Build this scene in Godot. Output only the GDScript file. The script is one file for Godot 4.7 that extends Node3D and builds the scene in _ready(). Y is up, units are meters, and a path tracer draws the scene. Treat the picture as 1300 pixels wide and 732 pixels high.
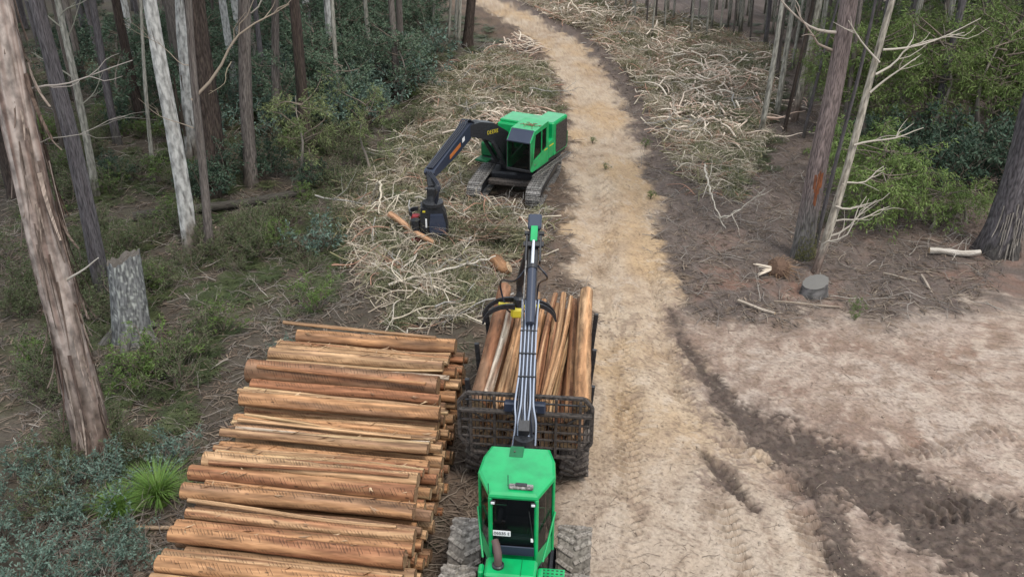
extends Node3D
# A forwarder, a tracked harvester and a stack of stripped logs beside a dirt track in a eucalypt forest, seen from a drone. Metres, y up, the track runs away along -z.

var rng := RandomNumberGenerator.new()
var broad := FastNoiseLite.new()
var middle := FastNoiseLite.new()
var fine := FastNoiseLite.new()
var mats := {}
var taken := {}


func _ready() -> void:
	set_camera_and_light()
	rng.seed = 20
	make_noise()
	make_materials()
	build_ground()
	build_log_pile()
	build_forwarder()
	build_load()
	build_harvester()
	build_key_trees()
	build_background_trees()
	build_stumps_and_fallen_wood()
	build_shrubs()
	build_slash()
	build_litter()
	tell_apart()


func set_camera_and_light() -> void:
	var cam := Camera3D.new()
	cam.name = "camera"
	cam.fov = 34.3
	cam.near = 0.1
	cam.far = 400.0
	add_child(cam)
	cam.position = Vector3(0, 15, 0)
	cam.rotation_degrees = Vector3(-27.45, 0, 0)
	cam.current = true
	var sky_mat := ProceduralSkyMaterial.new()
	sky_mat.sky_top_color = Color(0.86, 0.89, 0.93)
	sky_mat.sky_horizon_color = Color(0.80, 0.84, 0.88)
	sky_mat.sky_curve = 0.2
	sky_mat.ground_bottom_color = Color(0.30, 0.28, 0.24)
	sky_mat.ground_horizon_color = Color(0.55, 0.56, 0.56)
	sky_mat.sun_angle_max = 0.0
	var sky := Sky.new()
	sky.sky_material = sky_mat
	var env := Environment.new()
	env.background_mode = Environment.BG_SKY
	env.sky = sky
	env.background_energy_multiplier = 1.0
	env.tonemap_mode = Environment.TONE_MAPPER_LINEAR
	env.tonemap_exposure = 1.82
	env.sdfgi_enabled = true
	env.ssao_enabled = true
	env.ssil_enabled = true
	var we := WorldEnvironment.new()
	we.name = "world_environment"
	we.environment = env
	add_child(we)
	var sun := DirectionalLight3D.new()
	sun.name = "sun"
	sun.light_energy = 0.45
	sun.light_angular_distance = 16.0
	sun.light_color = Color(1.0, 0.97, 0.93)
	sun.shadow_enabled = true
	add_child(sun)
	sun.rotation_degrees = Vector3(-62, 35, 0)


# ------------------------------------------------------------------ mesh building
class MB:
	var v := PackedVector3Array()
	var n := PackedVector3Array()
	var c := PackedColorArray()
	var t := PackedVector2Array()
	var ix := PackedInt32Array()

	func vert(p: Vector3, nn: Vector3, col: Color, uv := Vector2.ZERO) -> int:
		v.append(p); n.append(nn); c.append(col); t.append(uv)
		return v.size() - 1

	# corners counter-clockwise seen from outside
	func tri(p: Vector3, q: Vector3, r: Vector3, col: Color) -> void:
		var nn := (q - p).cross(r - p).normalized()
		var i := vert(p, nn, col, Vector2(p.x + p.z, p.y))
		vert(q, nn, col, Vector2(q.x + q.z, q.y)); vert(r, nn, col, Vector2(r.x + r.z, r.y))
		ix.append(i); ix.append(i + 2); ix.append(i + 1)

	func quad(p: Vector3, q: Vector3, r: Vector3, s: Vector3, col: Color) -> void:
		var nn := (r - p).cross(s - q).normalized()
		var i := vert(p, nn, col, Vector2(p.x + p.z, p.y))
		vert(q, nn, col, Vector2(q.x + q.z, q.y)); vert(r, nn, col, Vector2(r.x + r.z, r.y)); vert(s, nn, col, Vector2(s.x + s.z, s.y))
		for k in [0, 2, 1, 0, 3, 2]:
			ix.append(i + k)

	# a block with chamfered edges
	func box(x: Transform3D, size: Vector3, col: Color, bev := 0.02) -> void:
		var h := size * 0.5
		var b := minf(bev, minf(h.x, minf(h.y, h.z)) * 0.6)
		var sg := [-1.0, 1.0]
		for ax in 3:
			var a1 := (ax + 1) % 3
			var a2 := (ax + 2) % 3
			for s in sg:
				var f: Array[Vector3] = []
				for k in [[-1, -1], [1, -1], [1, 1], [-1, 1]]:
					var p := Vector3()
					p[ax] = s * h[ax]
					p[a1] = k[0] * (h[a1] - b)
					p[a2] = k[1] * (h[a2] - b)
					f.append(x * p)
				if s > 0: quad(f[0], f[1], f[2], f[3], col)
				else: quad(f[3], f[2], f[1], f[0], col)
			if b <= 0.0: continue
			for s1 in sg:
				for s2 in sg:
					var e: Array[Vector3] = []
					for k in [[-1, 0], [1, 0], [1, 1], [-1, 1]]:
						var p := Vector3()
						p[ax] = k[0] * (h[ax] - b)
						p[a1] = s1 * (h[a1] - (b if k[1] else 0.0))
						p[a2] = s2 * (h[a2] - (0.0 if k[1] else b))
						e.append(x * p)
					if s1 * s2 > 0: quad(e[3], e[2], e[1], e[0], col)
					else: quad(e[0], e[1], e[2], e[3], col)
		if b > 0.0:
			for sx in sg:
				for sy in sg:
					for sz in sg:
						var p := x * Vector3(sx * h.x, sy * (h.y - b), sz * (h.z - b))
						var q := x * Vector3(sx * (h.x - b), sy * h.y, sz * (h.z - b))
						var r := x * Vector3(sx * (h.x - b), sy * (h.y - b), sz * h.z)
						if sx * sy * sz > 0: tri(p, q, r, col)
						else: tri(r, q, p, col)

	# a rounded rod or limb along points, one radius for each
	func tube(pts: PackedVector3Array, rad: PackedFloat32Array, seg: int, col: Color, caps := true, vscale := 1.0, col2 := Color(-1, 0, 0)) -> void:
		var m := pts.size()
		var tan := (pts[1] - pts[0]).normalized()
		var nn := tan.cross(Vector3.UP if absf(tan.y) < 0.9 else Vector3.RIGHT).normalized()
		var first := v.size()
		var along := 0.0
		for i in m:
			var tt := (pts[mini(i + 1, m - 1)] - pts[maxi(i - 1, 0)]).normalized()
			nn = (nn - tt * nn.dot(tt)).normalized()
			var bb := tt.cross(nn)
			if i > 0: along += pts[i].distance_to(pts[i - 1])
			var cc := col if col2.r < 0.0 else col.lerp(col2, float(i) / (m - 1))
			for j in seg + 1:
				var a := TAU * j / seg
				var d := nn * cos(a) + bb * sin(a)
				vert(pts[i] + d * rad[i], d, cc, Vector2(float(j) / seg, along * vscale))
		for i in m - 1:
			for j in seg:
				var a := first + i * (seg + 1) + j
				var b := a + seg + 1
				for k in [a, b + 1, a + 1, a, b, b + 1]:
					ix.append(k)
		if caps:
			for e in 2:
				var i := 0 if e == 0 else m - 1
				var dir := (pts[0] - pts[1]).normalized() if e == 0 else (pts[m - 1] - pts[m - 2]).normalized()
				var o := vert(pts[i], dir, col, Vector2(0.5, 0.5))
				for j in seg:
					var a := first + i * (seg + 1) + j
					var p := vert(v[a], dir, col, Vector2(0, 0))
					var q := vert(v[a + 1], dir, col, Vector2(0, 0))
					ix.append(o)
					if e == 0: ix.append(p); ix.append(q)
					else: ix.append(q); ix.append(p)

	func rod(a: Vector3, b: Vector3, r: float, seg: int, col: Color, caps := true) -> void:
		tube(PackedVector3Array([a, b]), PackedFloat32Array([r, r]), seg, col, caps)

	# a flat bar from a to b, w wide (across up) and h deep (along up)
	func bar(a: Vector3, b: Vector3, w: float, h: float, col: Color, up := Vector3.UP, bev := 0.01) -> void:
		var z := (b - a).normalized()
		var x := up.cross(z).normalized()
		if x.length() < 0.5: x = Vector3.RIGHT
		var y := z.cross(x)
		box(Transform3D(Basis(x, y, z), (a + b) * 0.5), Vector3(w, h, a.distance_to(b)), col, bev)

	# outline in the x-y plane of x, pushed out along z by depth to both sides
	func prism(outline: PackedVector2Array, depth: float, x: Transform3D, col: Color) -> void:
		var o := outline
		if Geometry2D.is_polygon_clockwise(o):
			o = o.duplicate(); o.reverse()
		var h := depth * 0.5
		var m := o.size()
		var ids := Geometry2D.triangulate_polygon(o)
		for k in range(0, ids.size(), 3):
			var p := o[ids[k]]; var q := o[ids[k + 1]]; var r := o[ids[k + 2]]
			if (q - p).cross(r - p) < 0.0:
				var s := q; q = r; r = s
			tri(x * Vector3(p.x, p.y, h), x * Vector3(q.x, q.y, h), x * Vector3(r.x, r.y, h), col)
			tri(x * Vector3(r.x, r.y, -h), x * Vector3(q.x, q.y, -h), x * Vector3(p.x, p.y, -h), col)
		for k in m:
			var p := o[k]; var q := o[(k + 1) % m]
			quad(x * Vector3(p.x, p.y, -h), x * Vector3(q.x, q.y, -h), x * Vector3(q.x, q.y, h), x * Vector3(p.x, p.y, h), col)

	# profile points (radius, height along the y axis of x), bottom to top
	func lathe(prof: PackedVector2Array, seg: int, x: Transform3D, col: Color) -> void:
		for k in prof.size() - 1:
			var p := prof[k]; var q := prof[k + 1]
			for j in seg:
				var a := TAU * j / seg; var b := TAU * (j + 1) / seg
				var p0 := x * Vector3(p.x * cos(a), p.y, p.x * sin(a)); var p1 := x * Vector3(p.x * cos(b), p.y, p.x * sin(b))
				var q0 := x * Vector3(q.x * cos(a), q.y, q.x * sin(a)); var q1 := x * Vector3(q.x * cos(b), q.y, q.x * sin(b))
				if p.x < 0.0005: tri(p0, q0, q1, col)
				elif q.x < 0.0005: tri(p1, p0, q0, col)
				else: quad(p1, p0, q0, q1, col)

	# a pointed leaf of two triangles
	func leaf(p: Vector3, dir: Vector3, side: Vector3, length: float, width: float, col: Color) -> void:
		var nn := side.cross(dir).normalized()
		var i := vert(p, nn, col)
		vert(p + dir * length * 0.45 + side * width * 0.5 + nn * length * 0.04, nn, col)
		vert(p + dir * length, nn, col)
		vert(p + dir * length * 0.45 - side * width * 0.5 + nn * length * 0.04, nn, col)
		for k in [0, 2, 1, 0, 3, 2]:
			ix.append(i + k)

	func mesh() -> ArrayMesh:
		var a := []
		a.resize(Mesh.ARRAY_MAX)
		a[Mesh.ARRAY_VERTEX] = v; a[Mesh.ARRAY_NORMAL] = n; a[Mesh.ARRAY_COLOR] = c; a[Mesh.ARRAY_TEX_UV] = t; a[Mesh.ARRAY_INDEX] = ix
		var m := ArrayMesh.new()
		m.add_surface_from_arrays(Mesh.PRIMITIVE_TRIANGLES, a)
		return m


func at(x: float, y: float, z: float) -> Transform3D:
	return Transform3D(Basis(), Vector3(x, y, z))


func numbered(called: String) -> String:
	taken[called] = taken.get(called, -1) + 1
	return called if taken[called] == 0 else "%s_%03d" % [called, taken[called]]


func put(called: String, m: Mesh, mat: Material, parent: Node3D = null) -> MeshInstance3D:
	var o := MeshInstance3D.new()
	o.mesh = m
	o.material_override = mat
	if parent == null:
		o.name = numbered(called)
		add_child(o)
	else:
		o.name = called
		parent.add_child(o, true)
	return o


func thing(called: String, label: String, category: String, where := Vector3.ZERO, turn := 0.0, group := "") -> Node3D:
	var o := Node3D.new()
	o.name = numbered(called)
	add_child(o)
	o.position = where
	o.rotation.y = turn
	tag(o, label, category, group)
	return o


func part(called: String, parent: Node3D) -> Node3D:
	var o := Node3D.new()
	o.name = called
	parent.add_child(o, true)
	return o


func tag(o: Node3D, label: String, category := "", group := "", kind := "") -> void:
	if label: o.set_meta("label", label)
	if category: o.set_meta("category", category)
	if group: o.set_meta("group", group)
	if kind: o.set_meta("kind", kind)


func scatter(called: String, m: Mesh, mat: Material, places: Array, cols: PackedColorArray, label: String, category: String) -> void:
	var mm := MultiMesh.new()
	mm.transform_format = MultiMesh.TRANSFORM_3D
	mm.use_colors = true
	mm.mesh = m
	mm.instance_count = places.size()
	for i in places.size():
		mm.set_instance_transform(i, places[i])
		mm.set_instance_color(i, cols[i])
	var o := MultiMeshInstance3D.new()
	o.name = numbered(called)
	o.multimesh = mm
	o.material_override = mat
	add_child(o)
	tag(o, label, category, "", "stuff")


# things that would share a label are told apart by how near they stand
func tell_apart() -> void:
	var by := {}
	for o in get_children():
		if o.has_meta("label") and not o.has_meta("kind"):
			by.get_or_add(o.get_meta("label"), []).append(o)
	for label in by:
		var list: Array = by[label]
		if list.size() < 2 or list.size() > 45 or str(list[0].get_meta("group", "")).begins_with("logs"): continue
		list.sort_custom(func(a, b): return a.position.distance_squared_to(Vector3(0, 15, 0)) < b.position.distance_squared_to(Vector3(0, 15, 0)))
		for i in list.size():
			list[i].set_meta("label", "%s, %s" % [label, "nearest of these" if i == 0 else ORDINAL[i] + " nearest"])


func shade(c: Color, k: float) -> Color:
	return Color(c.r * k, c.g * k, c.b * k)


# ------------------------------------------------------------------ materials
func make_noise() -> void:
	broad.seed = 3; broad.frequency = 0.12; broad.fractal_octaves = 3
	middle.seed = 9; middle.frequency = 0.7; middle.fractal_octaves = 3
	fine.seed = 14; fine.frequency = 3.2; fine.fractal_octaves = 2


func noise_image(size: int, freq: float, octaves: int, seed_: int, low: float, high: float, kind := FastNoiseLite.TYPE_SIMPLEX_SMOOTH, ridged := false, gain := 0.5) -> Image:
	var f := FastNoiseLite.new()
	f.noise_type = kind
	f.seed = seed_
	f.frequency = freq
	f.fractal_octaves = octaves
	f.fractal_gain = gain
	if ridged: f.fractal_type = FastNoiseLite.FRACTAL_RIDGED
	var im := f.get_seamless_image(size, size)
	im.convert(Image.FORMAT_L8)
	var d := im.get_data()
	for i in d.size():
		d[i] = int(clampf(lerpf(low, high, d[i] / 255.0), 0.0, 1.0) * 255.0)
	return Image.create_from_data(size, size, false, Image.FORMAT_L8, d)


func tex(im: Image) -> ImageTexture:
	return ImageTexture.create_from_image(im)


func vc(called: String, rough: float, spec := 0.5) -> StandardMaterial3D:
	var m := StandardMaterial3D.new()
	m.resource_name = called
	m.vertex_color_use_as_albedo = true
	m.roughness = rough
	m.metallic_specular = spec
	mats[called] = m
	return m


func paint(called: String, col: Color, rough: float, metal := 0.0) -> StandardMaterial3D:
	var m := StandardMaterial3D.new()
	m.resource_name = called
	m.albedo_color = col.linear_to_srgb()
	m.roughness = rough
	m.metallic = metal
	mats[called] = m
	return m


func make_materials() -> void:
	var grain := noise_image(2048, 0.02, 6, 5, 0.84, 1.10, FastNoiseLite.TYPE_SIMPLEX_SMOOTH, false, 0.6)
	var grit := noise_image(2048, 0.014, 6, 6, 0.0, 1.0, FastNoiseLite.TYPE_SIMPLEX_SMOOTH, true, 0.55)
	var soil := vc("soil", 0.95, 0.25)
	soil.albedo_texture = tex(grain)
	soil.uv1_scale = Vector3(0.17, 0.17, 1)
	soil.heightmap_enabled = true
	soil.heightmap_texture = tex(grit)
	soil.heightmap_scale = 2.0
	# bark: long streaks up the trunk
	var streak := noise_image(512, 0.02, 5, 21, 0.55, 1.2)
	var bark := vc("bark", 0.9, 0.3)
	bark.albedo_texture = tex(streak)
	bark.uv1_scale = Vector3(3, 0.22, 1)
	bark.heightmap_enabled = true
	bark.heightmap_texture = bark.albedo_texture
	bark.heightmap_scale = 2.2
	var smooth := vc("smooth_bark", 0.8, 0.3)
	smooth.albedo_texture = tex(noise_image(512, 0.015, 5, 22, 0.62, 1.15))
	smooth.uv1_scale = Vector3(1, 0.3, 1)
	# peeled timber: grain along the log, dents and dark knots
	var wood := vc("peeled_timber", 0.72, 0.4)
	wood.albedo_texture = tex(timber_image())
	wood.uv1_scale = Vector3(1, 0.4, 1)
	wood.heightmap_enabled = true
	wood.heightmap_texture = wood.albedo_texture
	wood.heightmap_scale = 1.2
	var cut := vc("cut_timber", 0.85, 0.3)
	cut.albedo_texture = tex(noise_image(256, 0.03, 4, 31, 0.6, 1.15))
	vc("twig", 0.85, 0.3)
	var leaf := vc("leaf", 0.6, 0.35)
	leaf.backlight_enabled = true
	leaf.backlight = Color(0.16, 0.2, 0.08)
	leaf.cull_mode = BaseMaterial3D.CULL_DISABLED
	# machines
	var dust := noise_image(512, 0.006, 5, 41, 0.86, 1.06)
	var g := paint("green_paint", Color(0.0, 0.35, 0.10), 0.38)
	g.albedo_texture = tex(dust); g.uv1_triplanar = true; g.uv1_scale = Vector3(0.6, 0.6, 0.6)
	g.clearcoat_enabled = true; g.clearcoat = 0.3; g.clearcoat_roughness = 0.25
	var d := paint("dark_green_paint", Color(0.0, 0.12, 0.035), 0.5)
	d.albedo_texture = g.albedo_texture; d.uv1_triplanar = true
	var k := paint("black_steel", Color(0.022, 0.023, 0.027), 0.42)
	k.albedo_texture = tex(noise_image(512, 0.02, 5, 43, 0.45, 1.5)); k.uv1_triplanar = true
	var ds := paint("dusty_steel", Color(0.062, 0.05, 0.043), 0.75)
	ds.albedo_texture = tex(noise_image(512, 0.02, 5, 44, 0.25, 1.6)); ds.uv1_triplanar = true; ds.uv1_scale = Vector3(0.8, 0.8, 0.8)
	paint("tinted_panel", Color(0.045, 0.055, 0.085), 0.07)
	paint("boom_blue", Color(0.03, 0.038, 0.062), 0.36)
	var sh := paint("worn_steel", Color(0.36, 0.34, 0.32), 0.5, 0.35)
	sh.albedo_texture = tex(noise_image(512, 0.02, 5, 45, 0.25, 1.2)); sh.uv1_triplanar = true
	paint("chrome", Color(0.8, 0.8, 0.8), 0.12, 1.0)
	paint("hose", Color(0.018, 0.02, 0.03), 0.28)
	paint("pale_hose", Color(0.30, 0.34, 0.42), 0.35)
	paint("yellow_paint", Color(0.55, 0.45, 0.03), 0.5)
	paint("red_paint", Color(0.30, 0.02, 0.025), 0.5)
	paint("orange_print", Color(0.45, 0.14, 0.03), 0.6)
	paint("white_print", Color(0.78, 0.78, 0.78), 0.6)
	paint("black_print", Color(0.02, 0.02, 0.02), 0.6)
	paint("rust_pipe", Color(0.09, 0.055, 0.05), 0.7)
	paint("black_cloth", Color(0.02, 0.02, 0.022), 0.85)
	paint("lamp_glass", Color(0.7, 0.72, 0.74), 0.15)
	var rb := vc("rubber", 0.92, 0.25)
	rb.albedo_texture = tex(noise_image(512, 0.015, 5, 46, 0.5, 1.25)); rb.uv1_triplanar = true; rb.uv1_scale = Vector3(1.2, 1.2, 1.2)
	var glass := StandardMaterial3D.new()
	glass.resource_name = "tinted_glass"
	glass.transparency = BaseMaterial3D.TRANSPARENCY_ALPHA
	glass.albedo_color = Color(0.05, 0.06, 0.06, 0.45)
	glass.roughness = 0.05
	glass.metallic_specular = 0.25
	mats["tinted_glass"] = glass


func timber_image() -> Image:
	var r := RandomNumberGenerator.new()
	r.seed = 77
	var a := noise_image(512, 0.012, 4, 33, 0.55, 1.1)
	var im := Image.create(512, 512, false, Image.FORMAT_RGB8)
	# stretch the noise along v
	for y in 512:
		for x in 512:
			var k := a.get_pixel(x, absi(y - 256) / 3).r * 0.75 + 0.25 * a.get_pixel((x * 3) % 512, y).r
			im.set_pixel(x, y, Color(k, k * lerpf(0.9, 1.0, k), k * lerpf(0.8, 1.0, k)))
	# bands of slanted dents left by the feed rollers
	for row in 5:
		var u0 := r.randi_range(0, 511)
		for y in range(0, 512, 16):
			if r.randf() < 0.3: continue
			var w := r.randi_range(30, 80)
			for k in w:
				var xx := (u0 + k + int(14.0 * sin(y * 0.0245))) % 512
				for e in 7:
					var yy := (y + k / 3 + e) % 512
					var q := im.get_pixel(xx, yy)
					var m := (0.74 if e < 4 else 1.12) * r.randf_range(0.92, 1.08)
					im.set_pixel(xx, yy, Color(minf(1.0, q.r * m), minf(1.0, q.g * m), minf(1.0, q.b * m)))
	# knots and rot spots
	for s in 14:
		var cx := r.randi_range(0, 511); var cy := r.randi_range(0, 511)
		var rad := r.randi_range(2, 9)
		for y in range(-rad, rad + 1):
			for x in range(-rad * 2, rad * 2 + 1):
				var dd := sqrt(x * x * 0.7 + y * y * 0.35) / rad
				if dd < 1.0 + 0.3 * sin(x * 1.3 + s):
					var q := im.get_pixel((cx + x + 512) % 512, (cy + y + 512) % 512)
					im.set_pixel((cx + x + 512) % 512, (cy + y + 512) % 512, q * lerpf(0.5, 0.95, clampf(dd, 0, 1)))
	return im


# ------------------------------------------------------------------ the ground
const TRACK_Z := [-130.0, -100.0, -82.0, -66.0, -58.0, -51.6, -40.0, -33.0, -27.0, -23.0, -20.0, -15.0, -8.0, 10.0]
const TRACK_LEFT := [-34.0, -13.0, -2.9, 1.9, 2.9, 3.2, 2.7, 2.2, 2.4, 2.0, 1.4, 0.6, -0.5, -1.0]
const TRACK_RIGHT := [-31.0, -10.4, -0.5, 4.9, 6.0, 6.35, 6.1, 5.9, 5.5, 5.5, 6.6, 7.2, 7.6, 8.0]
const MUD := [[Vector2(5.3, -27.4), Vector2(5.35, -25.6), Vector2(5.6, -23.7), Vector2(6.2, -21.6), Vector2(7.2, -20.2), Vector2(8.6, -18.8), Vector2(10.1, -17.7), Vector2(12.5, -16.2), Vector2(16.0, -15.0)], [Vector2(7.1, -20.0), Vector2(7.6, -17.6), Vector2(7.5, -15.2), Vector2(7.2, -12.0)], [Vector2(8.6, -18.2), Vector2(10.4, -16.0), Vector2(12.0, -14.0)], [Vector2(5.0, -19.7), Vector2(5.3, -18.5), Vector2(5.85, -17.3)]]
const MUD_WIDE := [[0.1, 0.16, 0.22, 0.5, 0.85, 1.0, 1.0, 0.9, 0.9], [0.3, 0.3, 0.42, 0.5], [0.4, 0.85, 1.0], [0.08, 0.22, 0.06]]
# wheel lines with lug prints: from, to, half width, pitch of the lugs
const PRINTS := [[Vector2(3.1, -21.5), Vector2(2.7, -15.5), 0.3, 0.22], [Vector2(3.35, -31.0), Vector2(3.3, -21.5), 0.3, 0.22], [Vector2(5.1, -31.0), Vector2(4.9, -22.0), 0.3, 0.22], [Vector2(5.6, -20.4), Vector2(7.4, -18.0), 0.35, 0.27], [Vector2(8.6, -17.2), Vector2(13.5, -17.9), 0.42, 0.3], [Vector2(5.0, -17.6), Vector2(5.1, -14.4), 0.32, 0.24], [Vector2(6.9, -17.4), Vector2(7.1, -14.2), 0.35, 0.22], [Vector2(4.4, -40.0), Vector2(3.6, -31.0), 0.3, 0.22], [Vector2(10.2, -19.6), Vector2(13.5, -20.6), 0.3, 0.24]]


func along(list: Array, z: float) -> float:
	for i in TRACK_Z.size() - 1:
		if z < TRACK_Z[i + 1]:
			return lerpf(list[i], list[i + 1], clampf((z - TRACK_Z[i]) / (TRACK_Z[i + 1] - TRACK_Z[i]), 0.0, 1.0))
	return list[list.size() - 1]


func track_mask(x: float, z: float) -> float:
	var l := along(TRACK_LEFT, z)
	var r := along(TRACK_RIGHT, z)
	var w := 0.55 * middle.get_noise_2d(x, z) + 0.7 * broad.get_noise_2d(x * 2.0, z * 2.0) + 0.2 * fine.get_noise_2d(x, z)
	var soft := 0.35 if z < -20.0 else 0.7
	return smoothstep(-soft, soft, minf(x - l, r - x) + w)


func clearing_mask(x: float, z: float) -> float:
	if x < 3.0: return 0.0
	var edge := -26.3 - maxf(0.0, x - 8.0) * 0.13 + 2.2 * broad.get_noise_2d(x * 1.5, z * 1.5) + 0.5 * middle.get_noise_2d(x, z)
	return smoothstep(-1.6, 1.4, z - edge + 0.7 * middle.get_noise_2d(x * 1.7, z * 2.5)) * smoothstep(4.4, 5.6, x)


func mud_mask(x: float, z: float, wider := 0.0) -> float:
	if x < 3.5 or z < -29.0: return 0.0
	var p := Vector2(x, z)
	var best := 0.0
	var w := 0.42 * middle.get_noise_2d(x * 1.4, z * 1.4) + 0.25 * fine.get_noise_2d(x * 0.7, z * 0.7)
	for k in MUD.size():
		var line: Array = MUD[k]
		for i in line.size() - 1:
			var a: Vector2 = line[i]
			var b: Vector2 = line[i + 1]
			var t := clampf((p - a).dot(b - a) / (b - a).length_squared(), 0.0, 1.0)
			var half := lerpf(MUD_WIDE[k][i], MUD_WIDE[k][i + 1], t) * (1.0 + wider) + wider * 0.25
			var d := p.distance_to(a.lerp(b, t))
			if d > half + 1.2: continue
			best = maxf(best, smoothstep(0.13, -0.12, d - half + (w + 0.3 * fine.get_noise_2d(x * 1.7, z * 1.7)) * (0.3 + half)))
	return best


func lug_print(x: float, z: float) -> float:
	var p := Vector2(x, z)
	var h := 0.0
	for q in PRINTS:
		var a: Vector2 = q[0]
		var b: Vector2 = q[1]
		var d := (b - a).normalized()
		var s := (p - a).dot(d)
		if s < 0.0 or s > a.distance_to(b): continue
		var o := (p - a).cross(d) + 0.12 * broad.get_noise_1d(s * 4.0)
		if absf(o) > q[2] + 0.1: continue
		var inside := smoothstep(q[2] + 0.08, q[2] - 0.08, absf(o))
		var fade := clampf(0.8 + 1.2 * broad.get_noise_2d(x * 4.0 + 40.0, z * 4.0), 0.35, 1.0)
		h += inside * fade * (1.0 + 0.6 * float(z > -19.0 and x > 5.0)) * (-0.09 + 0.11 * smoothstep(-0.2, 0.5, sin(TAU * (s + absf(o) * 0.5) / q[3])))
	return h


func ground_height(x: float, z: float) -> float:
	var t := track_mask(x, z)
	var c := maxf(t, clearing_mask(x, z))
	var wild := 1.0 - c
	var h := 0.16 * broad.get_noise_2d(x, z) + wild * (0.22 * broad.get_noise_2d(x * 2.3 + 9.0, z * 2.3) + 0.10 * middle.get_noise_2d(x * 1.5, z * 1.5)) + 0.03 * middle.get_noise_2d(x * 2.0, z * 2.0) + 0.012 * fine.get_noise_2d(x, z)
	if t > 0.0 and z < -20.0:
		var mid := (along(TRACK_LEFT, z) + along(TRACK_RIGHT, z)) * 0.5
		for s in [-0.95, 0.95]:
			h -= t * 0.07 * exp(-pow((x - mid - s) / 0.3, 2.0))
		h += 0.05 * exp(-pow((x - mid) / 0.35, 2.0)) * t
	if x > 3.5 and z > -29.0:
		h -= mud_mask(x, z) * ((0.17 if x < 6.1 and z > -20.0 else 0.08) + 0.09 * middle.get_noise_2d(x * 3.0, z * 3.0) + 0.05 * fine.get_noise_2d(x, z))
	if c > 0.0 and x > 4.0 and z > -30.0:
		var pv := Vector2(x - 13.0, z + 7.0)
		h += c * 0.05 * middle.get_noise_2d(pv.length() * 1.3 + broad.get_noise_2d(x * 2.0, z * 2.0), pv.angle() * 4.0) + c * 0.02 * fine.get_noise_2d(pv.length() * 1.2, pv.angle() * 3.0)
	if z > -42.0 and x > 1.5 and x < 14.5:
		h += lug_print(x, z)
	# a low bank where the floor was pushed aside along the far side of the track
	var e := x - along(TRACK_RIGHT, z)
	h += 0.28 * exp(-pow((e - 0.9) / 0.6, 2.0)) * smoothstep(-27.0, -31.0, z) * (0.6 + broad.get_noise_2d(x * 3.0, z * 3.0))
	return h


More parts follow.
